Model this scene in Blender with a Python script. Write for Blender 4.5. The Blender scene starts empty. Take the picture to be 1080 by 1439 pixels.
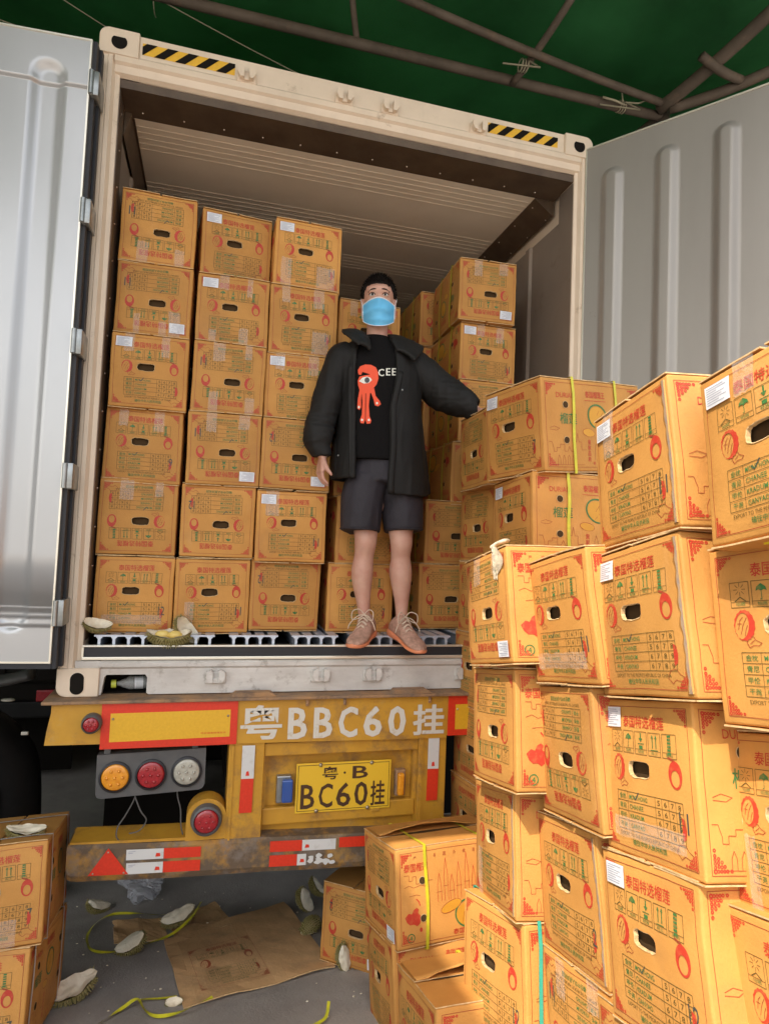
import bpy, bmesh, math, random
from mathutils import Vector, Matrix, noise, geometry
from mathutils.bvhtree import BVHTree
S = bpy.context.scene
COL = S.collection
PI = math.pi
def R(d): return math.radians(d)

# ------------------------------------------------------------------ camera, sky, sun, exposure
cam = bpy.data.objects.new('camera', bpy.data.cameras.new('camera')); COL.objects.link(cam)
yaw, pitch, roll = 0.2634, 0.0545, 0.0403
f_ = Vector((math.sin(yaw)*math.cos(pitch), math.cos(yaw)*math.cos(pitch), math.sin(pitch)))
r_ = Vector((math.cos(yaw), -math.sin(yaw), 0)); u_ = r_.cross(f_)
cr, sr = math.cos(roll), math.sin(roll)
right = cr*r_ + sr*u_; up = -sr*r_ + cr*u_
m3 = Matrix((right, up, -f_)).transposed()
cam.matrix_world = Matrix.Translation((0.5803, -2.9317, 0.6726)) @ m3.to_4x4()
cam.data.sensor_fit = 'HORIZONTAL'; cam.data.sensor_width = 36; cam.data.lens = 36*899.963/1080
cam.data.clip_start = 0.05; cam.data.clip_end = 500
S.camera = cam
SUN = Vector((-.55, -.42, 1.0)).normalized()            # direction towards the sun
w = bpy.data.worlds.new("World"); S.world = w; w.use_nodes = True
nt = w.node_tree; bg = nt.nodes['Background']
sky = nt.nodes.new('ShaderNodeTexSky'); sky.sky_type = 'NISHITA'; sky.sun_disc = False
sky.sun_elevation = math.asin(SUN.z); sky.sun_rotation = math.atan2(SUN.x, SUN.y)
sky.air_density = 1.3; sky.dust_density = 4.0
hs_ = nt.nodes.new('ShaderNodeHueSaturation'); hs_.inputs['Saturation'].default_value = .42      # hazy, whitish sky
nt.links.new(sky.outputs[0], hs_.inputs['Color']); nt.links.new(hs_.outputs[0], bg.inputs[0]); bg.inputs[1].default_value = 0.15
sun = bpy.data.objects.new('sun', bpy.data.lights.new('sun', 'SUN')); COL.objects.link(sun)
sun.data.energy = 2.5; sun.data.angle = R(.5); sun.data.color = (1, .90, .76)
sun.rotation_euler = SUN.to_track_quat('Z', 'Y').to_euler()
S.view_settings.view_transform = 'Standard'; S.view_settings.look = 'None'
S.view_settings.exposure = 1.22; S.view_settings.gamma = 1
S.cycles.max_bounces = 8; S.cycles.diffuse_bounces = 5; S.cycles.transparent_max_bounces = 12

# ------------------------------------------------------------------ materials
def mat(name, col, rough=.6, metal=0., col2=None, scale=8., bump=0., bscale=40., amt=.5, detail=6., aniso=(1, 1, 1), spec=.5, rnd=0., ramp=(.35, .65), coat=0., alpha=1., trans=0., contrast=None, sss=0):
    m = bpy.data.materials.new(name); m.use_nodes = True
    n = m.node_tree.nodes; l = m.node_tree.links; b = n['Principled BSDF']
    b.inputs['Roughness'].default_value = rough; b.inputs['Metallic'].default_value = metal
    b.inputs['Specular IOR Level'].default_value = spec; b.inputs['Coat Weight'].default_value = coat
    b.inputs['Alpha'].default_value = alpha
    if sss: b.inputs['Subsurface Weight'].default_value = sss; b.inputs['Subsurface Radius'].default_value = (.01, .004, .002); b.inputs['Subsurface Scale'].default_value = 1
    if trans: b.inputs['Transmission Weight'].default_value = trans
    c4 = tuple(col)+(1,)
    b.inputs['Base Color'].default_value = c4
    tc = n.new('ShaderNodeTexCoord'); mp = n.new('ShaderNodeMapping'); mp.inputs['Scale'].default_value = aniso
    l.new(tc.outputs['Object'], mp.inputs[0])
    last = None
    if rnd:
        oi = n.new('ShaderNodeObjectInfo'); cb = n.new('ShaderNodeMath'); cb.operation = 'MULTIPLY'; cb.inputs[1].default_value = 37.
        l.new(oi.outputs['Random'], cb.inputs[0]); l.new(cb.outputs[0], mp.inputs['Location'])
    if col2:
        nz = n.new('ShaderNodeTexNoise'); nz.inputs['Scale'].default_value = scale; nz.inputs['Detail'].default_value = detail; nz.inputs['Roughness'].default_value = .6
        l.new(mp.outputs[0], nz.inputs['Vector'])
        rp = n.new('ShaderNodeValToRGB'); rp.color_ramp.elements[0].position = ramp[0]; rp.color_ramp.elements[1].position = ramp[1]
        rp.color_ramp.elements[0].color = c4; rp.color_ramp.elements[1].color = tuple(col2)+(1,)
        l.new(nz.outputs[0], rp.inputs[0]); last = rp.outputs[0]
        l.new(last, b.inputs['Base Color'])
    if rnd:
        oi = n.new('ShaderNodeObjectInfo'); hs = n.new('ShaderNodeHueSaturation')
        mr = n.new('ShaderNodeMapRange'); mr.inputs[3].default_value = 1-rnd; mr.inputs[4].default_value = 1+rnd
        l.new(oi.outputs['Random'], mr.inputs[0]); l.new(mr.outputs[0], hs.inputs['Value'])
        if last: l.new(last, hs.inputs['Color'])
        else: hs.inputs['Color'].default_value = c4
        last = hs.outputs[0]; l.new(last, b.inputs['Base Color'])
    if bump:
        n2 = n.new('ShaderNodeTexNoise'); n2.inputs['Scale'].default_value = bscale; n2.inputs['Detail'].default_value = 5
        l.new(mp.outputs[0], n2.inputs['Vector'])
        bp = n.new('ShaderNodeBump'); bp.inputs['Strength'].default_value = bump; bp.inputs['Distance'].default_value = .01
        l.new(n2.outputs[0], bp.inputs['Height']); l.new(bp.outputs[0], b.inputs['Normal'])
    return m
def dirty(m, col, scale=5., lo=.55, hi=.7, fac=.8, aniso=(1, 1, 1), detail=8, rough=None, rnd=False):
    """overlay worn / rusty / dirty patches (fixed to the object) on a material"""
    n = m.node_tree.nodes; l = m.node_tree.links; b = n['Principled BSDF']
    src = b.inputs['Base Color'].links[0].from_socket if b.inputs['Base Color'].links else None
    mx = n.new('ShaderNodeMix'); mx.data_type = 'RGBA'
    if src: l.new(src, mx.inputs[6])
    else: mx.inputs[6].default_value = b.inputs['Base Color'].default_value
    mx.inputs[7].default_value = tuple(col)+(1,)
    tc = n.new('ShaderNodeTexCoord'); mp = n.new('ShaderNodeMapping'); mp.inputs['Scale'].default_value = aniso; mp.inputs['Location'].default_value = (scale*.37, 3.1, scale)
    nz = n.new('ShaderNodeTexNoise'); nz.inputs['Scale'].default_value = scale; nz.inputs['Detail'].default_value = detail; nz.inputs['Roughness'].default_value = .68
    mr = n.new('ShaderNodeMapRange'); mr.inputs[1].default_value = lo; mr.inputs[2].default_value = hi; mr.inputs[4].default_value = fac
    if rnd:
        oi = n.new('ShaderNodeObjectInfo'); cb = n.new('ShaderNodeMath'); cb.operation = 'MULTIPLY'; cb.inputs[1].default_value = 53.
        l.new(oi.outputs['Random'], cb.inputs[0]); l.new(cb.outputs[0], mp.inputs['Location'])
    l.new(tc.outputs['Object'], mp.inputs[0]); l.new(mp.outputs[0], nz.inputs['Vector']); l.new(nz.outputs[0], mr.inputs[0]); l.new(mr.outputs[0], mx.inputs[0])
    l.new(mx.outputs[2], b.inputs['Base Color'])
    return m
M = {}
M['card'] = dirty(dirty(mat('kraft_card', (.600, .292, .072), .66, col2=(.510, .238, .056), scale=5, bump=.10, bscale=150, rnd=.12, spec=.35), (.36, .18, .07), 3.2, .54, .74, .45, rnd=True), (.68, .38, .15), 7, .60, .78, .4, (1, 1, .35), rnd=True)
M['cardedge'] = mat('card_cut_edge', (.72, .50, .26), .9, col2=(.5, .32, .14), scale=60)
M['cardshade'] = mat('card_hole_shade', (.07, .042, .02), 1.0, spec=.1)  # card colour darkened to paint the shade inside holes and slits
M['raw'] = mat('raw_paper_edge', (.25, .19, .155), .9, col2=(.38, .24, .12), scale=40)
M['red'] = dirty(mat('red_ink', (.50, .042, .020), .55, rnd=.06), (.56, .22, .07), 55, .50, .75, .55)
M['green'] = dirty(mat('green_ink', (.045, .17, .045), .55), (.4, .22, .06), 70, .5, .75, .6)
M['line'] = mat('olive_ink_line', (.115, .085, .018), .6)
M['rline'] = mat('red_brown_ink_line', (.33, .055, .02), .6)
M['black'] = mat('marker_ink', (.06, .065, .055), .5)
M['ochre'] = mat('ochre_ink', (.62, .30, .03), .55)
M['labelw'] = mat('label_paper', (.78, .79, .82), .5, col2=(.68, .69, .72), scale=30)
M['labelt'] = mat('label_print', (.33, .34, .42), .6)
M['tape'] = mat('clear_tape', (.85, .80, .74), .16, alpha=.17, bump=1., bscale=45, spec=1.)
M['strapy'] = mat('yellow_strap', (.66, .60, .03), .35, col2=(.5, .48, .03), scale=30, spec=.6)
M['strapw'] = mat('white_strap', (.72, .70, .66), .35)
M['strapg'] = mat('teal_strap', (.05, .42, .30), .35)
M['white'] = dirty(dirty(mat('cream_container_paint', (.76, .62, .47), .45, col2=(.70, .57, .43), scale=5, bump=.05), (.30, .19, .10), 9, .62, .72, .7), (.42, .33, .24), 3, .5, .8, .4, (1, 1, .3))
M['sill'] = dirty(dirty(mat('worn_white_sill', (.70, .67, .62), .42, col2=(.60, .57, .53), scale=7, bump=.06), (.20, .15, .11), 14, .56, .70, .75), (.36, .31, .26), 5, .42, .7, .55, (.4, 1, 1.5))
M['steel'] = mat('galvanised_hinge_steel', (.42, .43, .42), .38, .8, col2=(.3, .31, .3), scale=20)
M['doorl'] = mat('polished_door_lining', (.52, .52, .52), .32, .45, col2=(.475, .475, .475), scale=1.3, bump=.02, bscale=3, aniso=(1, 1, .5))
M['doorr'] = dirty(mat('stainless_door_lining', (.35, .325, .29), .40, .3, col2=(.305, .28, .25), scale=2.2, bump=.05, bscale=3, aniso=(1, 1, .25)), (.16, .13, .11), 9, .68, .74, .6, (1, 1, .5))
M['wallin'] = dirty(mat('stainless_wall_lining', (.34, .28, .225), .36, .3, col2=(.26, .21, .17), scale=3, bump=.06, bscale=4, aniso=(1, .4, .3)), (.14, .10, .07), 6, .6, .75, .5)
M['ceil'] = mat('ceiling_lining', (.88, .78, .64), .42, .05, col2=(.82, .72, .58), scale=3)
M['rib'] = mat('ceiling_rib', (.88, .78, .64), .35, .3)
M['brown'] = mat('dark_brown_trim', (.13, .09, .058), .45, .2, col2=(.09, .06, .04), scale=8)
M['rivet'] = mat('rivet', (.7, .6, .5), .3, .8)
M['rubber'] = mat('rubber_gasket', (.022, .022, .026), .55)
M['bright'] = mat('bright_trim', (.85, .80, .68), .3, .6)
M['alu'] = mat('t_bar_aluminium', (.62, .68, .78), .35, .45, col2=(.5, .56, .66), scale=18)
M['dark'] = mat('dark_metal_and_hole_shade', (.012, .010, .008), .8, spec=.1)  # also paints the shade inside the casting holes
M['yellow'] = dirty(dirty(mat('trailer_yellow_paint', (.60, .315, .03), .5, col2=(.50, .25, .025), scale=6, bump=.06), (.22, .12, .05), 7, .52, .68, .8), (.50, .33, .12), 12, .58, .75, .5)
M['yrust'] = dirty(dirty(mat('worn_bumper_paint', (.46, .22, .03), .65, col2=(.30, .19, .07), scale=9, bump=.15), (.10, .075, .055), 6, .42, .54, .9), (.22, .18, .15), 13, .52, .66, .7)
M['rust'] = dirty(mat('rusty_flange', (.42, .23, .10), .7, col2=(.22, .15, .10), scale=9, bump=.2), (.09, .06, .045), 11, .5, .65, .7)
M['refr'] = mat('reflective_red', (.74, .045, .018), .35, col2=(.66, .04, .016), scale=90)
M['refy'] = mat('reflective_yellow', (.80, .46, .03), .35, col2=(.74, .41, .025), scale=90)
M['refw'] = dirty(mat('reflective_white', (.66, .66, .64), .35), (.40, .36, .30), 20, .55, .75, .6)
M['stencil'] = dirty(mat('stencilled_white_paint', (.66, .63, .56), .6), (.45, .30, .10), 25, .56, .72, .7)
M['plate'] = mat('number_plate_yellow', (.80, .50, .035), .35)
M['platek'] = mat('number_plate_characters', (.07, .032, .015), .5)
M['greyp'] = mat('grey_lamp_housing', (.085, .085, .085), .55, col2=(.12, .115, .11), scale=14)
M['amber'] = mat('amber_lens', (.75, .27, .015), .18, col2=(.85, .36, .03), scale=60, coat=.6)
M['redlens'] = mat('red_lens', (.42, .022, .03), .18, col2=(.30, .015, .02), scale=60, coat=.6)
M['clear'] = mat('clear_lens', (.50, .48, .40), .15, col2=(.36, .34, .28), scale=60, coat=.6)
M['blue'] = mat('blue_lens', (.03, .09, .34), .15, coat=.7)
M['brass'] = mat('screw_head', (.45, .38, .28), .35, .8)
M['asphalt'] = dirty(dirty(mat('concrete_ground', (.40, .365, .33), .8, col2=(.31, .28, .25), scale=3, bump=.25, bscale=90), (.30, .28, .26), 25, .60, .7, .5), (.17, .15, .13), 2, .5, .75, .6)
M['tarp'] = mat('green_tarpaulin', (.036, .175, .062), .5, col2=(.014, .070, .026), scale=.9, bump=.5, bscale=5)
nn_ = M['tarp'].node_tree; pb = nn_.nodes['Principled BSDF']; tl = nn_.nodes.new('ShaderNodeBsdfTranslucent'); tl.inputs[0].default_value = (.03, .30, .07, 1)
ms = nn_.nodes.new('ShaderNodeMixShader'); ms.inputs[0].default_value = .13; nn_.links.new(pb.outputs[0], ms.inputs[1]); nn_.links.new(tl.outputs[0], ms.inputs[2]); nn_.links.new(ms.outputs[0], nn_.nodes['Material Output'].inputs[0])
M['beam'] = dirty(mat('rusty_roof_pipe', (.13, .10, .075), .7, col2=(.085, .065, .048), scale=6, bump=.2), (.20, .13, .08), 8, .55, .7, .6)
M['tie'] = mat('cloth_tie', (.42, .38, .27), .8)
M['skin'] = dirty(mat('skin', (.60, .35, .255), .48, col2=(.54, .275, .20), scale=9, sss=.12, bump=.12, bscale=120), (.42, .20, .15), 22, .56, .78, .45)
M['lip'] = mat('eye_white', (.72, .68, .64), .3)
M['hair'] = mat('black_hair', (.010, .008, .007), .8, col2=(.02, .015, .012), scale=90, spec=.15)
M['iris'] = mat('dark_iris', (.02, .012, .01), .2)
M['jacket'] = mat('black_nylon', (.0085, .0072, .0062), .72, col2=(.012, .0105, .009), scale=7, bump=.22, bscale=24, spec=.35)
M['tee'] = mat('black_cotton', (.0055, .0045, .0045), .9, spec=.2, bump=.3, bscale=30)
M['shorts'] = mat('charcoal_navy_cotton', (.026, .021, .027), .75, col2=(.020, .0165, .021), scale=9, bump=.5, bscale=22)
M['mask'] = mat('blue_mask_fabric', (.13, .52, .88), .75, col2=(.17, .57, .90), scale=12, bump=.15, bscale=35)
M['maskw'] = mat('white_mask_edge', (.78, .80, .84), .7)
M['fig'] = mat('red_print', (.86, .085, .022), .6)
M['figw'] = mat('white_print', (.80, .78, .68), .6)
M['shoe'] = mat('taupe_knit', (.56, .32, .235), .85, col2=(.38, .22, .155), scale=55, bump=.6, bscale=160)
M['sole'] = mat('orange_sole', (.78, .27, .12), .45, col2=(.70, .24, .12), scale=10)
M['lace'] = mat('cream_lace', (.62, .48, .36), .8)
M['husk'] = mat('durian_husk', (.20, .17, .045), .75, col2=(.30, .24, .10), scale=25)
M['pith'] = dirty(mat('husk_pith', (.82, .74, .58), .7, col2=(.74, .64, .46), scale=16, bump=.4, bscale=50), (.48, .38, .20), 22, .56, .75, .6)
M['flesh'] = mat('durian_flesh', (.80, .62, .20), .45, col2=(.72, .50, .12), scale=14)
M['bag'] = mat('thin_plastic_bag', (.55, .55, .58), .2, alpha=.45, spec=.8)
M['glass'] = mat('clear_bottle_plastic', (.6, .62, .6), .08, alpha=.35, spec=.9)
M['cap'] = mat('yellow_green_cap', (.60, .66, .08), .35)
M['cable'] = mat('grey_cable', (.10, .095, .09), .6)
M['tyre'] = mat('tyre_rubber', (.012, .0105, .0095), .85, bump=.3, spec=.15)
M['flap'] = mat('mud_flap_rubber', (.009, .0075, .006), .9, spec=.05)
M['hub'] = mat('dusty_hub', (.16, .13, .11), .6, .4)
M['wall'] = dirty(mat('added_shed_wall', (.022, .016, .012), .95, col2=(.016, .011, .008), scale=1.5), (.05, .038, .028), 3, .6, .75, .5)
M['skyblue'] = mat('pale_blue_panel', (.18, .62, .68), .5)
M['signred'] = mat('red_sign', (.5, .03, .04), .5)
M['blackp'] = mat('black_scooter_plastic', (.008, .007, .0065), .5, col2=(.012, .011, .010), scale=6, spec=.2)
M['cloth'] = mat('yellow_cloth', (.82, .76, .02), .6, col2=(.7, .62, .02), scale=25)
M['floorgap'] = mat('floor_gap', (.02, .02, .022), .8)

# ------------------------------------------------------------------ object helpers
def tag(o, label=None, cat=None, group=None, kind=None):
    if label: o['label'] = label
    if cat: o['category'] = cat
    if group: o['group'] = group
    if kind: o['kind'] = kind
    return o
def thing(name, label, cat, loc=(0, 0, 0), group=None, mw=None):
    o = bpy.data.objects.new(name, None); COL.objects.link(o); o.empty_display_size = .1
    if mw is not None: o.matrix_world = mw
    else: o.location = loc
    o['o_inv'] = 0
    del o['o_inv']
    return tag(o, label, cat, group)
def link(name, me, mats, parent=None, smooth=False, local=False):
    """mesh data in world coordinates unless local; keeps them there under the parent"""
    o = bpy.data.objects.new(name, me); COL.objects.link(o)
    if mats is not None:
        for m in (mats if isinstance(mats, (list, tuple)) else [mats]): me.materials.append(M[m])
    if smooth:
        for p in me.polygons: p.use_smooth = True
    if parent is not None:
        o.parent = parent
        if not local: o.matrix_parent_inverse = pw(parent).inverted()
    return o
def pw(o):
    m = o.matrix_basis.copy() if o.parent is None else pw(o.parent) @ o.matrix_parent_inverse @ o.matrix_basis
    return m
class G:
    """a mesh under construction"""
    def __init__(s): s.v = []; s.f = []; s.m = []
    def add(s, vs, fs, mi=0):
        b = len(s.v); s.v += [tuple(v) for v in vs]; s.f += [tuple(i+b for i in f) for f in fs]; s.m += [mi]*len(fs); return s
    def box(s, a, b, mi=0, bev=0.0):
        (x0, y0, z0), (x1, y1, z1) = a, b
        if bev <= 0:
            vs = [(x, y, z) for z in (z0, z1) for y in (y0, y1) for x in (x0, x1)]
            s.add(vs, [(0, 2, 3, 1), (4, 5, 7, 6), (0, 1, 5, 4), (2, 6, 7, 3), (0, 4, 6, 2), (1, 3, 7, 5)], mi)
        else:
            bm = bmesh.new(); bmesh.ops.create_cube(bm, size=1)
            for v in bm.verts: v.co = Vector(((x0+x1)/2+v.co.x*(x1-x0), (y0+y1)/2+v.co.y*(y1-y0), (z0+z1)/2+v.co.z*(z1-z0)))
            bmesh.ops.bevel(bm, geom=list(bm.edges), offset=bev, segments=2, affect='EDGES', profile=.5)
            bm.verts.index_update()
            s.add([v.co for v in bm.verts], [tuple(v.index for v in f.verts) for f in bm.faces], mi); bm.free()
        return s
    def prism(s, pts, y0, y1, mi=0):
        """polygon in x,z extruded along y"""
        n = len(pts)
        vs = [(x, y0, z) for x, z in pts]+[(x, y1, z) for x, z in pts]
        area = sum(pts[i][0]*pts[(i+1) % n][1]-pts[(i+1) % n][0]*pts[i][1] for i in range(n))
        fs = [tuple(range(n)), tuple(range(2*n-1, n-1, -1))]+[(i, i+n, (i+1) % n+n, (i+1) % n) for i in range(n)]
        if area < 0: fs = [f[::-1] for f in fs]
        return s.add(vs, fs, mi)
    def prismx(s, pts, x0, x1, mi=0):
        """polygon in y,z extruded along x"""
        n = len(pts)
        vs = [(x0, y, z) for y, z in pts]+[(x1, y, z) for y, z in pts]
        area = sum(pts[i][0]*pts[(i+1) % n][1]-pts[(i+1) % n][0]*pts[i][1] for i in range(n))
        fs = [tuple(range(n-1, -1, -1)), tuple(range(n, 2*n))]+[(i, (i+1) % n, (i+1) % n+n, i+n) for i in range(n)]
        if area < 0: fs = [f[::-1] for f in fs]
        return s.add(vs, fs, mi)
    def tube(s, pts, rad, n=10, mi=0, cap=True, flat=None, closed=False, ref=None):
        """swept ellipse; rad: number, or list of numbers or (a,b)"""
        P = [Vector(p) for p in pts]; k = len(P); vs = []
        prev = None
        for i in range(k):
            if closed: t = P[(i+1) % k]-P[i-1]
            else: t = P[min(i+1, k-1)]-P[max(i-1, 0)]
            t.normalize()
            if ref is not None: a = Vector(ref); a = (a-t*a.dot(t)).normalized()
            elif prev is None:
                a = Vector((0, 0, 1)) if abs(t.z) < .9 else Vector((1, 0, 0)); a = (a-t*a.dot(t)).normalized()
            else: a = (prev-t*prev.dot(t)).normalized()
            prev = a; b = t.cross(a)
            r = rad[i] if isinstance(rad, list) else rad
            ra, rb = r if isinstance(r, (list, tuple)) else (r, r)
            for j in range(n):
                q = 2*PI*j/n; vs.append(P[i]+a*math.cos(q)*ra+b*math.sin(q)*rb)
        fs = []
        for i in range(k if closed else k-1):
            for j in range(n):
                i2 = (i+1) % k
                fs.append((i*n+j, i*n+(j+1) % n, i2*n+(j+1) % n, i2*n+j))
        if cap and not closed: fs += [tuple(range(n-1, -1, -1)), tuple((k-1)*n+j for j in range(n))]
        return s.add(vs, fs, mi)
    def lathe(s, prof, o, axis, n=32, mi=0):
        """prof: (radius, along axis)"""
        ax = Vector(axis).normalized(); a = ax.orthogonal().normalized(); b = ax.cross(a); o = Vector(o)
        vs = [o+ax*h+(a*math.cos(2*PI*j/n)+b*math.sin(2*PI*j/n))*r for r, h in prof for j in range(n)]
        fs = [(i*n+j, i*n+(j+1) % n, (i+1)*n+(j+1) % n, (i+1)*n+j) for i in range(len(prof)-1) for j in range(n)]
        if prof[-1][0] > 1e-6: fs.append(tuple((len(prof)-1)*n+j for j in range(n)))
        return s.add(vs, fs, mi)
    def ball(s, c, r, n=14, mi=0):
        c = Vector(c); r = r if isinstance(r, (tuple, list)) else (r, r, r); k = n//2+1; vs = []
        for i in range(k+1):
            a = PI*i/k
            for j in range(n):
                q = 2*PI*j/n; vs.append((c.x+r[0]*math.sin(a)*math.cos(q), c.y+r[1]*math.sin(a)*math.sin(q), c.z+r[2]*math.cos(a)))
        fs = [(i*n+j, (i+1)*n+j, (i+1)*n+(j+1) % n, i*n+(j+1) % n) for i in range(k) for j in range(n)]
        return s.add(vs, fs, mi)
    def poly(s, pts, mi=0):
        return s.add(pts, [tuple(range(len(pts)))], mi)
    def mesh(s, name='m', merge=0):
        me = bpy.data.meshes.new(name); me.from_pydata(s.v, [], s.f)
        me.polygons.foreach_set('material_index', s.m)
        if merge:
            bm = bmesh.new(); bm.from_mesh(me); bmesh.ops.remove_doubles(bm, verts=bm.verts, dist=merge)
            bmesh.ops.recalc_face_normals(bm, faces=bm.faces); bm.to_mesh(me); bm.free()
        me.update(); return me
    def ob(s, name, mats, parent=None, smooth=False, merge=0, local=False):
        return link(name, s.mesh(name, merge), mats, parent, smooth, local)
def angle_smooth(o, deg=35):
    bm = bmesh.new(); bm.from_mesh(o.data)
    for f in bm.faces: f.smooth = True
    for e in bm.edges:
        if len(e.link_faces) == 2 and e.calc_face_angle(0) > R(deg): e.smooth = False
    bm.to_mesh(o.data); bm.free(); return o

# text outlines -> flat 2D geometry, cached.  origin: left end of the baseline box, height 1 = cap height
_tc = {}
def text2d(t, bold=False):
    k = (t, bold)
    if k in _tc: return _tc[k]
    cu = bpy.data.curves.new('txt', 'FONT'); cu.body = t; cu.fill_mode = 'FRONT'; cu.resolution_u = 2
    if bold: cu.offset = .008
    o = bpy.data.objects.new('txt', cu); COL.objects.link(o)
    dg = bpy.context.evaluated_depsgraph_get(); me = bpy.data.meshes.new_from_object(o.evaluated_get(dg))
    vs = [(v.co.x, v.co.y) for v in me.vertices]; fs = [tuple(p.vertices) for p in me.polygons]
    bpy.data.objects.remove(o); bpy.data.curves.remove(cu); bpy.data.meshes.remove(me)
    if vs:
        x0 = min(v[0] for v in vs); x1 = max(v[0] for v in vs); y0 = min(v[1] for v in vs); y1 = max(v[1] for v in vs)
        vs = [((x-x0)/(x1-x0), (y-y0)/(y1-y0)) for x, y in vs]
    _tc[k] = (vs, fs); return _tc[k]

class P2:
    """flat print laid out in metres: x right, y DOWN from the top left of the panel"""
    def __init__(s): s.v = []; s.f = []; s.m = []
    def add(s, vs, fs, mi):
        b = len(s.v); s.v += vs; s.f += [tuple(i+b for i in f) for f in fs]; s.m += [mi]*len(fs)
    def text(s, t, x0, y0, x1, y1, mi, bold=False, flip=False):
        vs, fs = text2d(t, bold)
        if flip: s.add([(x1-u*(x1-x0), y0+v*(y1-y0)) for u, v in vs], fs, mi)
        else: s.add([(x0+u*(x1-x0), y1-v*(y1-y0)) for u, v in vs], fs, mi)
    def line(s, pts, wd, mi, seg=.04):
        for (ax, ay), (bx, by) in zip(pts, pts[1:]):
            L = math.hypot(bx-ax, by-ay)
            if L < 1e-6: continue
            k = max(1, int(L/seg)); nx, ny = -(by-ay)/L*wd/2, (bx-ax)/L*wd/2; vs = []
            for i in range(k+1):
                t = i/k; x = ax+(bx-ax)*t; y = ay+(by-ay)*t; vs += [(x+nx, y+ny), (x-nx, y-ny)]
            s.add(vs, [(2*i, 2*i+1, 2*i+3, 2*i+2) for i in range(k)], mi)
    def rect(s, x0, y0, x1, y1, wd, mi): s.line([(x0, y0), (x1, y0), (x1, y1), (x0, y1), (x0, y0)], wd, mi)
    def fill(s, pts, mi):
        n = len(pts); tri = geometry.tessellate_polygon([[Vector((x, y, 0)) for x, y in pts]])
        s.add(list(pts), [tuple(t) for t in tri], mi)
    def ring(s, cx, cy, rx, ry, hx, hy, hrx, hry, mi, n=26, rot=0):
        vs = []
        for j in range(n):
            a = 2*PI*j/n; c, q = math.cos(a), math.sin(a)
            for X, Y in ((rx*c, ry*q), (hx+hrx*c, hy+hry*q)):
                vs.append((cx+X*math.cos(rot)-Y*math.sin(rot), cy+X*math.sin(rot)+Y*math.cos(rot)))
        s.add(vs, [(2*j, 2*j+1, (2*j+3) % (2*n), (2*j+2) % (2*n)) for j in range(n)], mi)

# ------------------------------------------------------------------ the durian carton
CW, CH, CD = .34, .342, .50
RED, GRN, LIN, RLN, BLK, OCH = 2, 3, 4, 5, 6, 7
def corner_ornament(p, x, y, sx, sy, k=1.0):
    u = .0055*k
    for i, j in ((0, 0), (1, 0), (2, 0), (3, 0), (4, 0), (5.4, 0), (0, 1), (0, 2), (0, 3), (0, 4), (0, 5.4), (1.2, 1.2), (2.2, 1.1), (1.1, 2.2), (3.2, 1.2), (1.2, 3.2), (2.3, 2.3)):
        r = u*.56*(1 if i+j else 1.3)
        p.ring(x+sx*(i+.6)*u, y+sy*(j+.6)*u, r, r, 0, 0, r*.34, r*.34, RED, 7)
def durian(p, cx, cy, s, mi=RED, fl=1):
    # cut durian: spiky crescent with flesh outline, two pods below
    n = 30; vs = []
    for j in range(n):
        a = 2*PI*j/n; sp = 1+.07*(j % 2)
        vs += [(cx+fl*s*.80*math.cos(a)*sp, cy+s*1.0*math.sin(a)*sp), (cx-fl*s*(.20+.10*math.sin(a))+fl*s*.55*math.cos(a), cy+s*.05+s*.88*math.sin(a))]
    p.add(vs, [(2*j, 2*j+1, (2*j+3) % (2*n), (2*j+2) % (2*n)) for j in range(n)], mi)
    L = lambda *q: p.line([(cx+fl*s*a, cy+s*b) for a, b in q], .0012, RLN)
    L((-.5, .3), (-.35, -.3), (-.1, -.55)); L((-.3, .6), (-.15, .1), (.0, -.2), (.2, -.5)); L((.0, .7), (.1, .3), (.25, 0)); L((-.55, -.1), (-.2, -.1))
    L((.1, 1.15), (.35, .8), (.65, .78), (.8, 1.0), (1.25, 1.2), (1.0, 1.38), (.6, 1.35), (.3, 1.5), (.1, 1.15)); L((.35, 1.25), (.7, 1.0))
def mangosteen(p, cx, cy, s):
    p.ring(cx, cy, s*.78, s*1.08, 0, s*.27, s*.48, s*.64, RED, 30)
    p.line([(cx-s*.75, cy-s*1.30), (cx-s*.2, cy-s*1.12), (cx+s*.05, cy-s*1.02)], .0045, RLN, .01)
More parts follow.
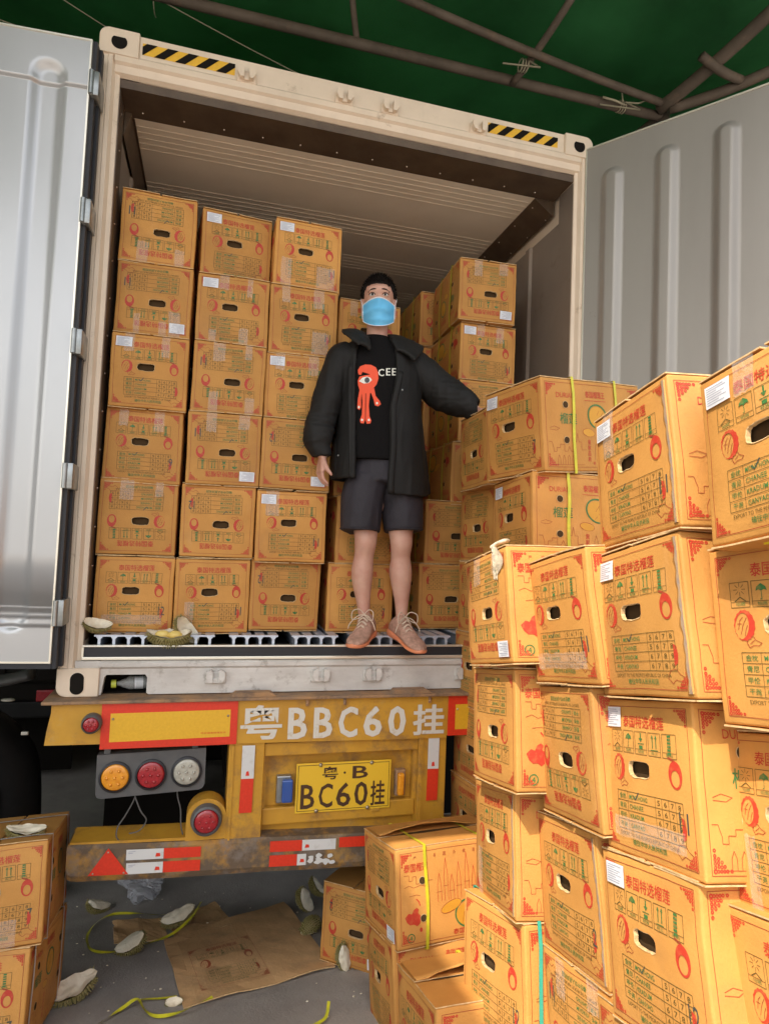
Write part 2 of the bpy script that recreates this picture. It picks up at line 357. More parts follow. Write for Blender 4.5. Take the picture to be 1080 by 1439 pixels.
def icon(p, k, x, y, w, h):
    cx = x+w/2; cy = y+h*.40; q = w*.30
    if k == 0:
        for a in range(8): p.line([(cx+q*.4*math.cos(a*PI/4), cy-q*.4+q*.4*math.sin(a*PI/4)), (cx+q*1.05*math.cos(a*PI/4), cy-q*.4+q*1.0*math.sin(a*PI/4))], .0011, LIN)
        p.line([(cx-q, cy+q*1.4), (cx, cy+q*.75), (cx+q, cy+q*1.4)], .002, LIN)
    elif k == 1:
        p.fill([(cx-q, cy), (cx-q*.8, cy-q*.6), (cx, cy-q*1.1), (cx+q*.8, cy-q*.6), (cx+q, cy), (cx+q*.5, cy-q*.2), (cx, cy), (cx-q*.5, cy-q*.2)], GRN)
        p.line([(cx, cy), (cx, cy+q*1.2), (cx-q*.3, cy+q*1.2)], .0015, GRN)
    elif k == 2:
        p.line([(cx, cy-q*1.3), (cx, cy-q*.2)], .004, GRN); p.fill([(cx-q*.55, cy-q*.4), (cx+q*.55, cy-q*.4), (cx, cy+q*.25)], GRN)
        p.line([(cx-q*.9, cy+q*.5), (cx+q*.9, cy+q*.5)], .0016, GRN); p.fill([(cx-q*.5, cy+q*.8), (cx+q*.5, cy+q*.8), (cx+q*.5, cy+q*1.4), (cx-q*.5, cy+q*1.4)], GRN)
    elif k == 3:
        for d in (-1, 1):
            p.line([(cx+d*q*.5, cy+q), (cx+d*q*.5, cy-q)], .003, GRN); p.line([(cx+d*q*.5-q*.28, cy-q*.6), (cx+d*q*.5, cy-q*1.15), (cx+d*q*.5+q*.28, cy-q*.6)], .0015, GRN)
        p.line([(cx-q, cy+q*1.3), (cx+q, cy+q*1.3)], .0016, GRN)
    else:
        for j in range(6):
            yy = cy-q*1.4+j*q*.55; p.fill([(cx-q*.42, yy), (cx+q*.42, yy), (cx+q*.42, yy+q*.38), (cx-q*.42, yy+q*.38)], GRN)
    p.text(['怕晒', '怕雨', '轻放', '向上', '堆码'][k], x+w*.25, y+h*.81, x+w*.75, y+h*.95, GRN)
ROWS = [('金枕', 'MONTHONG', '5678'), ('青尼', 'CHANEE', '5678'), ('甲伦', 'KRADUM', '6789'), ('干尧', 'GANYAO', '6789')]
def front_print(num, tick):
    p = P2(); W, H = CW, CH
    ix, iy = .017, .016
    p.rect(ix, iy, W-ix, H-iy, .0013, RLN)
    for sx, x in ((1, ix+.002), (-1, W-ix-.002)):
        for sy, y in ((1, iy+.002), (-1, H-iy-.002)): corner_ornament(p, x, y, sx, sy)
    p.text('泰国特选榴莲', .096, .036, .252, .063, RED, True)
    for k in range(5):
        x = .046+k*.0495; y = .071; w, h = .043, .049
        p.rect(x, y, x+w, y+h, .0012, LIN); p.line([(x, y+h*.78), (x+w, y+h*.78)], .001, LIN); icon(p, k, x, y, w, h)
    durian(p, .073, .154, .028); mangosteen(p, .279, .152, .026)
    x0, x1, y0, dy = .062, .293, .205, .0205
    p.rect(x0, y0, x1, y0+4*dy, .0013, LIN)
    for r in range(1, 4): p.line([(x0, y0+r*dy), (x1, y0+r*dy)], .0012, LIN)
    for x in (x0+.041, .205, .227, .249, .271): p.line([(x, y0), (x, y0+4*dy)], .0011, LIN)
    for r, (a, b, c) in enumerate(ROWS):
        y = y0+r*dy
        p.text(a, x0+.008, y+.0045, x0+.034, y+.0165, GRN, True)
        p.text(b, x0+.047, y+.0055, x0+.047+len(b)*.0085, y+.0155, GRN, True)
        for k in range(4): p.text(c[k], .212+k*.022, y+.005, .2205+k*.022, y+.0155, LIN)
    p.text("EXPORT TO THE PEOPLE'S REPUBLIC OF CHINA", .068, .2925, .272, .3005, LIN)
    p.text('输往中华人民共和国', .112, .304, .228, .3165, GRN, True)
    p.fill([(.286, .232), (.296, .236), (.299, .255), (.296, .272), (.286, .277)], RED)
    p.line([(.262, .301), (.272, .286), (.290, .283), (.300, .294), (.314, .300), (.304, .309), (.286, .305), (.275, .313), (.262, .301)], .0012, RLN)
    if tick: p.line([(.125, .212), (.133, .220), (.146, .203)], .0028, BLK)
    if num: p.text(num, .291-.0065*len(num), .222, .295+.0055*len(num), .262, BLK, False)
    return p
def side_a():
    """side shown to the right of an upright front: fruit name, skyline, big durian"""
    p = P2(); W, H = CD, CH; ix = .015
    p.rect(ix, ix, W-ix, H-ix, .0013, RLN)
    for sx, x in ((1, ix+.004), (-1, W-ix-.004)):
        for sy, y in ((1, ix+.004), (-1, H-ix-.004)): corner_ornament(p, x, y, sx, sy, 1.25)
    p.text('DURIAN', .065, .052, .150, .071, RED)
    p.text('榴莲', .078, .128, .158, .168, GRN, True)
    p.line([(.03, .185), (.05, .178), (.075, .185), (.06, .193), (.03, .19)], .0012, RLN)
    pts = [(.022, .235), (.036, .235), (.044, .258), (.044, .270), (.058, .270), (.058, .255), (.075, .255), (.075, .243), (.095, .243), (.095, .268), (.11, .268), (.118, .250), (.126, .268), (.14, .268), (.14, .232), (.152, .232), (.158, .20), (.164, .232), (.176, .232), (.176, .262), (.2, .262)]
    p.line(pts, .0013, RLN)
    for x in (.062, .085, .108, .13): p.line([(x, .318), (x, .296), (x+.006, .282), (x+.012, .296), (x+.012, .318)], .0012, RLN)
    p.line([(.03, .318), (.19, .318)], .0011, RLN)
    p.text('泰国榴莲王', .205, .040, .305, .066, RED, True); p.line([(.2, .076), (.31, .076)], .0018, RED)
    p.ring(.262, .135, .052, .046, 0, 0, .046, .040, GRN, 30, .5); p.ring(.262, .137, .044, .038, 0, 0, .001, .001, OCH, 26, .5)
    p.line([(.232, .16), (.255, .135), (.275, .105)], .0014, RLN); p.line([(.248, .168), (.272, .142), (.29, .118)], .0014, RLN)
    p.ring(.215, .196, .030, .014, 0, 0, .0008, .0008, OCH, 20, .15); p.ring(.215, .196, .031, .015, 0, 0, .029, .013, RLN, 20, .15)
    for i, c in enumerate('皇家品质'): p.text(c, .208, .222+i*.022, .224, .240+i*.022, RED, True)
    for i in range(4): p.text('泰国水果'[i], .235+i*.03, .306, .247+i*.03, .318, RED)
    for x, h in ((.245, .07), (.275, .09), (.30, .06), (.33, .085), (.36, .055)):
        p.line([(x, .298), (x, .298-h*.7), (x+.007, .298-h), (x+.014, .298-h*.7), (x+.014, .298)], .0013, RLN)
    p.text('王', .40, .08, .44, .115, GRN, True); p.ring(.42, .2, .03, .035, 0, 0, .022, .027, RED, 24)
    return p
def side_b():
    """the other long side (drawn the way up it has on a box packed upside down): red map, skyline, recycling mark"""
    p = P2(); W, H = CD, CH; ix = .015
    p.rect(ix, ix, W-ix, H-ix, .0013, RLN)
    for sx, x in ((1, ix+.004), (-1, W-ix-.004)):
        for sy, y in ((1, ix+.004), (-1, H-ix-.004)): corner_ornament(p, x, y, sx, sy, 1.25)
    for i in range(9): p.text('产地泰国冷藏运输鲜'[i], .070+i*.043, .028, .082+i*.043, .041, RLN)
    p.text('泰国榴莲', .030, .052, .130, .082, RED, True)
    p.line([(.03, .092), (.05, .092), (.05, .112), (.065, .112), (.065, .098), (.08, .098), (.08, .125), (.1, .125), (.1, .105), (.125, .105), (.125, .118), (.15, .118)], .0014, RLN)
    p.line([(.03, .135), (.05, .128), (.07, .137), (.10, .130), (.12, .137)], .0013, RLN)
    p.line([(.05, .165), (.08, .162), (.095, .166)], .0013, RLN)
    p.line([(.078, .176), (.088, .186), (.092, .200)], .004, RED, .01)
    p.fill([(.03, .235), (.045, .222), (.058, .226), (.066, .212), (.078, .206), (.086, .212), (.082, .224), (.092, .234), (.096, .246), (.090, .262), (.078, .270), (.066, .262), (.05, .262), (.038, .252)], RED)
    p.ring(.094, .284, .006, .008, 0, 0, .001, .001, RED, 10)
    p.ring(.052, .307, .016, .016, 0, 0, .0125, .0125, GRN, 20); p.text('4', .046, .299, .058, .315, GRN)
    for x, h in ((.17, .10), (.20, .15), (.225, .09), (.255, .13), (.29, .16), (.32, .11), (.35, .14), (.39, .12), (.42, .15)):
        p.line([(x, .20), (x, .20-h*.6), (x+.008, .20-h), (x+.016, .20-h*.6), (x+.016, .20)], .0015, RED)
        p.line([(x-.005, .20-h*.35), (x+.02, .20-h*.35)], .0012, RLN)
    p.text('皇家特级', .385, .05, .46, .075, RED, True)
    p.ring(.225, .222, .045, .018, 0, 0, .0008, .0008, OCH, 24, -.3); p.ring(.225, .222, .046, .019, 0, 0, .044, .017, RLN, 24, -.3)
    p.ring(.30, .255, .060, .052, 0, 0, .054, .046, GRN, 30); p.ring(.295, .258, .048, .040, 0, 0, .001, .001, OCH, 26)
    p.line([(.27, .29), (.28, .25), (.31, .225)], .0015, RLN); p.line([(.30, .295), (.31, .26), (.335, .24)], .0015, RLN)
    p.text('泰国榴莲', .23, .303, .33, .322, RED, True)
    return p
_pc = {}
def cached(k, fn):
    if k not in _pc: _pc[k] = fn()
    return _pc[k]
def fields(seed):
    """gentle dents and bulge of one box: world-free displacement of a local point"""
    o = Vector((seed*3.7, seed*1.3, seed*5.1))
    def D(p):
        n = noise.noise_vector(p*5+o)*.0042+noise.noise_vector(p*17+o)*.0013
        bx = max(0, 1-(2*p.x/CW)**2); bz = max(0, 1-(2*p.z/CH-1)**2); by = max(0, 1-(2*p.y/CD-1)**2)
        n.y -= .007*bx*bz*(1 if p.y < CD*.5 else -1)*(abs(2*p.y/CD-1)**6)
        n.x += .007*by*bz*(1 if p.x > 0 else -1)*(abs(2*p.x/CW)**6)
        n.z *= .6
        return n
    return D
def rnd_box(p, r=.006):
    a = Vector((-CW/2+r, r, r)); b = Vector((CW/2-r, CD-r, CH-r))
    c = Vector((min(max(p.x, a.x), b.x), min(max(p.y, a.y), b.y), min(max(p.z, a.z), b.z)))
    d = p-c
    return c+d.normalized()*r if d.length > 1e-9 else p
def lin(a, b, n, e=.006):
    return [a, a+e*.5, a+e]+[a+e+(b-a-2*e)*i/n for i in range(1, n)]+[b-e, b-e*.5, b]
def side_frames():
    T = CH
    return {'front': lambda x, y: Vector((-CW/2+x, 0, T-y)), 'right': lambda x, y: Vector((CW/2, x, T-y)), 'left': lambda x, y: Vector((-CW/2, x, y)), }
HOLE = (.1545, .1535, .038, .0175)      # centre x, y from the top, half width, half height of the hand hole
_cm = {}
def carton_mesh(num, seed, tick, joint, ends='flat'):
    key = (num, seed, tick, joint)
    if key in _cm: return _cm[key]
    D = fields(seed); g = G(); F = side_frames()
    fin = lambda p: p+D(p)
    # walls other than the front
    def wall(us, vs, fn, mi=0, skip=None):
        vv = [fin(rnd_box(fn(a, b))) for b in vs for a in us]; n = len(us)
        g.add(vv, [(j*n+i, j*n+i+1, (j+1)*n+i+1, (j+1)*n+i) for j in range(len(vs)-1) for i in range(n-1)], mi)
    X = lin(-CW/2, CW/2, 8); Y = lin(0, CD, 10); Z = lin(0, CH, 8)
    wall(Y, Z, lambda a, b: Vector((CW/2, a, b)))
    wall(Y, Z[::-1], lambda a, b: Vector((-CW/2, a, b)))
    wall(X, Z[::-1], lambda a, b: Vector((a, CD, b)))
    wall(X, Y, lambda a, b: Vector((a, b, CH)))
    wall(X, Y[::-1], lambda a, b: Vector((a, b, 0)))
    # front with the hand hole cut out
    hx, hy, ha, hb = HOLE
    rs = random.Random(seed*7+3)
    loop = []
    N = 28
    for j in range(N):
        a = 2*PI*j/N; c, s_ = math.cos(a), math.sin(a); e = .55
        loop.append((hx+ha*math.copysign(abs(c)**e, c)*(1+rs.uniform(-.05, .03)), hy+hb*math.copysign(abs(s_)**e, s_)*(1+rs.uniform(-.09, .05))))
    loop = [(x-CW/2, CH-y) for x, y in loop]
    gp = [(x, z) for x in X for z in Z if not (abs(x-(hx-CW/2)) < ha+.008 and abs(z-(CH-hy)) < hb+.008)]
    allp = [Vector(q) for q in loop+gp]
    res = geometry.delaunay_2d_cdt(allp, [(i, (i+1) % N) for i in range(N)], [], 0, 1e-7)
    pts, _, tris = res[0], res[1], res[2]
    def inside(c):
        return abs(c.x-(hx-CW/2)) < ha and abs(c.y-(CH-hy)) < hb and pip(c, loop)
    def pip(c, L):
        r = False
        for i in range(len(L)):
            x0, y0 = L[i]; x1, y1 = L[i-1]
            if (y0 > c.y) != (y1 > c.y) and c.x < (x1-x0)*(c.y-y0)/(y1-y0)+x0: r = not r
        return r
    fv = [fin(rnd_box(Vector((q.x, 0, q.y)))) for q in pts]
    ff = [t for t in tris if not inside((pts[t[0]]+pts[t[1]]+pts[t[2]])/3)]
    g.add(fv, ff, 0)
    # cut edge of the hole and a block painted dark for the shade behind it
    a_ = [fin(Vector((x, -.0004, z))) for x, z in loop]; cx, cz = hx-CW/2, CH-hy
    o_ = [fin(Vector((cx+(x-cx)*1.05, -.0012, cz+(z-cz)*1.09))) for x, z in loop]
    b_ = [v+Vector((0, .009, 0)) for v in a_]
    g.add(o_+a_, [(j, (j+1) % N, (j+1) % N+N, j+N) for j in range(N)], 1)
    g.add(a_+b_, [(j, (j+1) % N, (j+1) % N+N, j+N) for j in range(N)], 1)
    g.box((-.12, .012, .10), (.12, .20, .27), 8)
    g.f = g.f[:-6]+g.f[-4:] if False else g.f
    # two long top and bottom flaps with a slit between them, edges proud of the body
    for zz, sg in ((CH, 1), (0, -1)):
        for sx in (-1, 1):
            gap = .004+rs.random()*.004
            xs = [sx*gap]+[sx*(gap+(CW/2-.002-gap)*i/5) for i in range(1, 6)]; ys = [-.002+(CD+.003)*i/9 for i in range(10)]
            lift = rs.uniform(0, .004)
            for q in (0, 1):
                vv = [fin(Vector((x, y, zz)))+Vector((0, 0, sg*(.0012+.0034*q+lift*(1-abs(x)/(CW/2))))) for y in ys for x in xs]
                ids = [(j*6+i, j*6+i+1, (j+1)*6+i+1, (j+1)*6+i) for j in range(9) for i in range(5)]
                g.add(vv, ids, 0)
            base = len(g.v)-120; 
            rim = [i for i in range(6)]+[j*6+5 for j in range(1, 10)]+[54+i for i in range(4, -1, -1)]+[j*6 for j in range(8, 0, -1)]
            for a, b in zip(rim, rim[1:]+rim[:1]): g.f.append((base+a, base+b, base+60+b, base+60+a)); g.m.append(1)
    # glued corner joint: a row of dents and a raw paper edge beside the right front corner
    if joint:
        k = 26; vs = []
        for i in range(k+1):
            z = .01+(CH-.02)*i/k; wv = .0020*math.sin(i*1.75+seed)+rs.uniform(-.0012, .0012)
            for x, d in ((CW/2-.024+wv*1.3, -.0006), (CW/2-.017+wv*.8, -.0035), (CW/2-.0100, -.0030), (CW/2-.0080, -.0006)): vs.append(fin(Vector((x, 0, z)))+Vector((0, d, 0)))
        for c, mi in ((0, 0), (1, 9), (2, 0)): g.add([vs[i*4+c+q] for i in range(k+1) for q in (0, 1)], [(2*i, 2*i+1, 2*i+3, 2*i+2) for i in range(k)], mi)
    # printing
    def lay(p, fn, out):
        b = [fin(rnd_box(fn(x, y)))+out for x, y in p.v]
        g.add(b, p.f, 0); g.m[-len(p.f):] = p.m
    lay(cached(('f', num, tick), lambda: front_print(num, tick)), F['front'], Vector((0, -.0011, 0)))
    lay(cached('a', side_a), F['right'], Vector((.0011, 0, 0)))
    lay(cached('b', side_b), F['left'], Vector((-.0011, 0, 0)))
    # two round air holes on each long side, flat discs with their shade painted in
    for sx in (1, -1):
        for y in (.105, .40):
            for z in ((.115, .245)):
                n = 16; q = [fin(Vector((sx*CW/2, y+.0125*math.cos(2*PI*j/n), z+.0125*math.sin(2*PI*j/n))))+Vector((sx*.0018, 0, 0)) for j in range(n)]
                q2 = [v+Vector((sx*.0006, 0, 0)) for v in q]; c = sum(q, Vector())/n
                g.add([c+(v-c)*1.14 for v in q], [tuple(range(n))], 1); g.add([c+(v-c)+Vector((sx*.0006, 0, 0)) for v in q], [tuple(range(n))], 8)
    me = g.mesh('carton_body')
    for mn in ('card', 'cardedge', 'red', 'green', 'line', 'rline', 'black', 'ochre', 'cardshade', 'raw'): me.materials.append(M[mn])
    bm = bmesh.new(); bm.from_mesh(me); bmesh.ops.remove_doubles(bm, verts=[v for v in bm.verts], dist=.00005)
    for f in bm.faces: f.smooth = f.material_index == 0
    for e in bm.edges:
        if len(e.link_faces) == 2 and e.calc_face_angle(0) > R(50): e.smooth = False
    bm.to_mesh(me); bm.free()
    _cm[key] = me; return me
def sheet_on(seed, x0, x1, y0, y1, out, n=6, jag=0., rs=None, face='front', wrap=0.):
    D = fields(seed); F = side_frames()[face]; vs = []
    for j in range(n+1):
        for i in range(n+1):
            x = x0+(x1-x0)*i/n; y = y0+(y1-y0)*j/n
            if jag and j in (0, n): y += rs.uniform(-jag, jag)
            p = F(x, max(y, 0)); p += D(rnd_box(p))
            p.y -= out
            if y < 0: p.y += min(-y*1.0, .05)+out; p.z += .006
            vs.append(p)
    return vs, [(j*(n+1)+i, j*(n+1)+i+1, (j+1)*(n+1)+i+1, (j+1)*(n+1)+i) for j in range(n) for i in range(n)]
_am = {}
def label_mesh(seed, var):
    k = ('L', seed, var)
    if k not in _am:
        g = G(); x0, y0 = .020+.004*var, .018+.003*var; w, h = .070, .046
        vs, fs = sheet_on(seed, x0, x0+w, y0, y0+h, .0042); g.add(vs, fs, 0)
        for i in range(8):
            y = y0+.005+i*.0049; e = (.048, .056, .03, .052, .044, .056, .035, .05)[(i+var) % 8]
            vs, fs = sheet_on(seed, x0+.005, x0+.005+e, y, y+.0014, .0050, 2); g.add(vs, fs, 1)
        me = g.mesh('shipping_label'); me.materials.append(M['labelw']); me.materials.append(M['labelt']); _am[k] = me
    return _am[k]
TN = {1: 2, 2: 2, 3: 2, 4: 1, 5: 1, 6: 1, 7: 1}
def tape_mesh(seed, var, ix=0):
    k = ('T', seed, var, ix)
    if k not in _am:
        g = G(); rs = random.Random(var*31+seed)
        spec = {1: [(.055, .095, -.02, .085), (.215, .262, -.02, .10)], 2: [(.10, .148, -.02, .07), (.225, .262, -.02, .095)], 3: [(.06, .10, .27, .34), (.2, .25, .25, .34)],
                4: [(.045, .085, .20, .335)], 5: [(.21, .30, .22, .33)], 6: [(.05, .10, .0, .12)], 7: [(.04, .30, .262, .305)]}[var][ix:ix+1]; rs = random.Random(var*31+seed+ix*7)
        for a, b, c, d in spec:
            a += rs.uniform(-.01, .01); b += rs.uniform(-.008, .008)
            vs, fs = sheet_on(seed, a, b, c, d, .0034, 9, .003, rs)
            vs = [v+Vector((0, -abs(noise.noise(v*70+Vector((var, 0, 0))))*.003, 0)) for v in vs]
            g.add(vs, fs, 0)
        me = g.mesh('packing_tape'); me.materials.append(M['tape']); _am[k] = me
        for p in me.polygons: p.use_smooth = True
    return _am[k]
def strap_mesh(seed, y, mname, wd=.012):
    k = ('S', seed, y, mname)
    if k not in _am:
        D = fields(seed); g = G(); q = CW/2; ring = []
        def edge(a, b, n):
            for i in range(n): ring.append(tuple(a[j]+(b[j]-a[j])*i/n for j in (0, 1)))
        edge((-q, 0), (-q, CH), 6); edge((-q, CH), (q, CH), 6); edge((q, CH), (q, 0), 6); edge((q, 0), (-q, 0), 6)
        vs = []
        for x, z in ring:
            o = Vector((x/q*.005 if abs(abs(x)-q) < 1e-6 else 0, 0, .0095 if z > CH-1e-6 else (-.008 if z < 1e-6 else 0)))
            wob = .003*math.sin(z*20+x*13)
            for d in (-wd/2, wd/2):
                p = Vector((x, y+d+wob, z)); vs.append(p+D(rnd_box(p))+o)
        n = len(ring)
        out = [(2*i, 2*i+1, (2*i+3) % (2*n), (2*i+2) % (2*n)) for i in range(n)]
        g.add(vs, out, 0); cen = Vector((0, y, CH/2)); g.add([v+(v-cen).normalized()*.0012 for v in vs], out, 0)
        me = g.mesh('strap'); me.materials.append(M[mname]); _am[k] = me
    return _am[k]
ncart = [0]
def carton(mw, label, group, num=None, flip=False, lab=False, tape=0, straps=(), strapm='strapy', joint=False, tick=True, seed=None, scale=1., blank=False):
    ncart[0] += 1
    seed = (ncart[0] % 5) if seed is None else seed
    if flip: mw = mw @ Matrix.Translation((0, 0, CH/2)) @ Matrix.Rotation(PI, 4, 'Y') @ Matrix.Translation((0, 0, -CH/2))
    if scale != 1: mw = mw @ Matrix.Scale(scale, 4)
    t = thing('durian_carton', label, 'box', group=group, mw=mw)
    link('carton_body', carton_mesh(num, seed, tick, joint), None, t, local=True)
    if lab: link('shipping_label', label_mesh(seed, ncart[0] % 2), None, t, local=True)
    for tp in (tape if isinstance(tape, tuple) else ((tape,) if tape else ())):
        for ix in range(TN[tp]): link('packing_tape', tape_mesh(seed, tp, ix), None, t, local=True)
    for y in straps: link('strap', strap_mesh(seed, y, strapm), None, t, local=True)
    return t
def MW(x, y, z, yaw=0, tx=0, ty=0, base=0):
    return Matrix.Translation((x, y, z)) @ Matrix.Rotation(R(base), 4, 'X') @ Matrix.Rotation(R(yaw), 4, 'Z') @ Matrix.Rotation(R(tx), 4, 'X') @ Matrix.Rotation(R(ty), 4, 'Y')

# ------------------------------------------------------------------ ground (slopes down to the dock, level under the trailer)
def gz(y): return -1.265-.2*y if y < 1.15 else -1.495
def ground():
    g = G(); xs = [-60, -20, -8, -4, -2]+[-2+.25*i for i in range(1, 25)]+[6, 10, 20, 60]; ys = [-120, -60, -20, -9, -5, -4]+[-4+.15*i for i in range(1, 36)]+[2, 4, 8, 14, 30, 80]
    def h(x, y):
        z = gz(max(y, -4)) if y > -4.001 else gz(-4)
        return z+(.006*noise.noise(Vector((x*1.7, y*1.7, 0))) if abs(x) < 5 and -4 < y < 2 else 0)
    vs = [(x, y, h(x, y)) for y in ys for x in xs]; n = len(xs)
    g.add(vs, [(j*n+i, j*n+i+1, (j+1)*n+i+1, (j+1)*n+i) for j in range(len(ys)-1) for i in range(n-1)])
    return tag(g.ob('ground', 'asphalt', smooth=True), kind='structure')
ground()

# ------------------------------------------------------------------ tarpaulin shed roof on rusty pipes, dark walls added to keep light out
ZC, YE, XE = 4.15, -2.45, -1.30  # unseen canopy edges placed so the shadow line falls at the pile
t = thing('shed_canopy', 'green tarpaulin canopy stretched on rusty pipes above the container', 'canopy', (0, 8, -1.5))
def tarp(x0, x1, y0, y1, nx, ny):
    g = G()
    def h(x, y):
        s = .10*noise.noise(Vector((x*.35, y*.35, 2)))+.07*noise.noise(Vector((x*1.3, y*.9, 7)))+.05*(1-2*abs(noise.noise(Vector((x*1.6+y*.5, y*.8-x*.3, 4)))))+.02*noise.noise(Vector((x*5, y*2, 1)))
        return ZC+.03+max(0, (y-.9))*.10+max(0, x-1.5)*.05+s+.05*abs(math.sin(x*.9))
    for q in (0, .006):
        vs = [(x0+(x1-x0)*i/nx, y0+(y1-y0)*j/ny, h(x0+(x1-x0)*i/nx, y0+(y1-y0)*j/ny)+q) for j in range(ny+1) for i in range(nx+1)]
        g.add(vs, [(j*(nx+1)+i, j*(nx+1)+i+1, (j+1)*(nx+1)+i+1, (j+1)*(nx+1)+i) for j in range(ny) for i in range(nx)])
    return g.ob('tarpaulin', 'tarp', t, smooth=True)
tarp(-9, 9, YE, 13, 90, 80); tarp(-9, XE, -4.9, YE, 30, 12)  # out-of-view front and left stretches shaped to shade all but the pile
def rod(a, b, r, name='roof_pipe', m='beam', n=12):
    g = G(); a = Vector(a); b = Vector(b); k = 12
    pts = [a.lerp(b, i/k)+Vector((0, 0, -.02*math.sin(PI*i/k))) for i in range(k+1)]
    return g.tube(pts, r, n).ob(name, m, t, smooth=True)
def on_z(u, v, z):
    d = right*((u-540)/899.963)-up*((v-719.5)/899.963)+f_; c = Vector((.5803, -2.9317, .6726)); return c+d*((z-c.z)/d.z)
rod((-6, .96, 3.9), (3.62, .94, 3.9), .034)
rod((-6, 3.4, 4.25), (8, 3.4, 4.35), .045); rod((-6, 7, 4.6), (8, 7, 4.7), .045)
rod((-2, .08, 3.93), (1.484, .567, 3.93), .026); rod((1.484, .567, 3.93), (3.56, .852, 3.93), .026)
rod((2.40, .93, 3.86), on_z(806, -8, 4.12), .024)
rod((1.32, .95, 3.9), on_z(494, -15, 4.15), .020)
rod((3.55, .90, 3.92), on_z(1095, 5, 4.14), .045); rod((3.60, .85, 3.90), on_z(1098, 92, 4.0), .036)
rod(on_z(1098, 92, 4.0), (7, -1.5, 4.0), .065); rod((3.62, .95, 3.9), (3.5, 5, 4.4), .05)
rod(on_z(985, 78, 4.0), on_z(1040, 112, 3.95), .03)
rod((3.62, .95, 3.95), (3.62, .95, -1.5), .05, 'post')
for a, b in (((-20, 20), (300, 120)), ((190, -20), (560, 170)), ((60, -20), (330, 140)), ((215, -5), (219, 24))):
    g = G(); pa, pb = on_z(*a, 4.10), on_z(*b, 4.10); g.tube([pa.lerp(pb, i/8)+Vector((0, 0, -.03*math.sin(PI*i/8))) for i in range(9)], .004, 5); g.ob('cable', 'tie', t, True)
for x in (-6, 6):
    rod((x, .96, 4.0), (x, .96, -1.5), .05, 'post')
for (px, py, s) in ((735, 92, 1.), (872, 150, 1.3)):
    g = G(); c = on_z(px, py, 3.9)
    for k in range(3):
        pts = [c+Vector(((k-1)*.02, .038*math.cos(a)*1.0, .038*math.sin(a))) for a in [i*2*PI/14 for i in range(15)]]
        g.tube(pts, .005, 5)
    d1 = Vector((.10*s, -.04, -.09)); g.tube([c+Vector((.02, -.05, 0)), c+Vector((.02, -.06, 0))+d1*.6, c+Vector((-.02, -.06, 0))+d1*-.9+Vector((-.05, 0, -.12))], .006, 5)
    if s > 1: g.tube([c+Vector((0, -.05, -.02)), c+Vector((-.10, -.08, -.03)), c+Vector((-.19, -.06, -.01))], .008, 5); g.tube([c+Vector((0, -.05, .0)), c+Vector((.10, -.06, .01)), c+Vector((.22, -.03, .09))], .006, 5); g.tube([c+Vector((-.02, -.05, 0)), c+Vector((-.03, -.05, .08)), c+Vector((-.01, -.04, .13))], .006, 5)
    g.ob('cloth_tie', 'tie', t, smooth=True)
wt = thing('added_shed_wall', 'dark shed walls added to keep light out behind the container', 'wall', (0, 13, -1.5))
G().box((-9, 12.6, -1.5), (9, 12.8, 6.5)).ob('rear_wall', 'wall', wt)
G().box((-9.2, -2.4, -1.5), (-9, 12.6, 6)).ob('added_side_wall', 'wall', wt); G().box((9, -1, -1.5), (9.2, 12.6, 6)).ob('added_side_wall', 'wall', wt)  # side walls added out of view to stop light coming in
w2 = thing('wall_panel', 'pale blue panel on the far wall, seen through the door gap', 'panel', (-2.2, 12.55, 1.5))
G().box((-3.2, 12.5, 2.35), (-1.2, 12.58, 3.1), bev=.01).ob('panel_face', 'skyblue', w2); G().box((-3.25, 12.51, 2.3), (-1.15, 12.57, 2.345)).ob('panel_frame', 'steel', w2)
w3 = thing('shop_sign', 'red sign board on the far wall below the pale blue panel', 'sign', (-2.2, 12.5, 1))
G().box((-3.3, 12.49, 1.2), (-1.6, 12.58, 1.75), bev=.01).ob('sign_board', 'signred', w3)
g = G()
for i in range(7): g.box((-3.2+.22*i, 12.484, 1.36), (-3.2+.22*i+.12, 12.489, 1.60))
g.ob('sign_stripe', 'labelw', w3)

# ------------------------------------------------------------------ the refrigerated container
W, H = 2.438, 2.896
ct = thing('refrigerated_container', 'cream white refrigerated container with both rear doors swung open', 'container', (W/2, 0, 0))
def casting(x0, z0, hole):
    rx = .042; ox = x0 < 1; oz = z0 > 1; X0, X1, Z0_, Z1 = x0, x0+.164, z0, z0+.118
    def corner(cx, cz, sx, sz, r, n=7): return [(cx-sx*r+sx*r*math.sin(PI/2*i/n) if False else cx-sx*r+sx*r*math.cos(PI/2*i/n), cz-sz*r+sz*r*math.sin(PI/2*i/n)) for i in range(n+1)]
    P = []
    for (cx, cz, sx, sz) in ((X1, Z1, 1, 1), (X0, Z1, -1, 1), (X0, Z0_, -1, -1), (X1, Z0_, 1, -1)):
        big = ((sx < 0) == ox) and ((sz > 0) == oz); c = corner(cx, cz, sx, sz, rx if big else .004, 8 if big else 2)
        P += c if sx*sz > 0 else c[::-1]
    g = G(); n = len(P); cen = (x0+.082, z0+.059)
    Q = [(cen[0]+(x-cen[0])*.965, cen[1]+(z-cen[1])*.955) for x, z in P]
    vs = [(x, -.0105, z) for x, z in Q]+[(x, -.007, z) for x, z in P]+[(x, .154, z) for x, z in P]
    g.add(vs, [tuple(range(n))]+[(k*n+i, k*n+(i+1) % n, (k+1)*n+(i+1) % n, (k+1)*n+i) for k in (0, 1) for i in range(n)]+[tuple(range(3*n-1, 2*n-1, -1))])
    return g
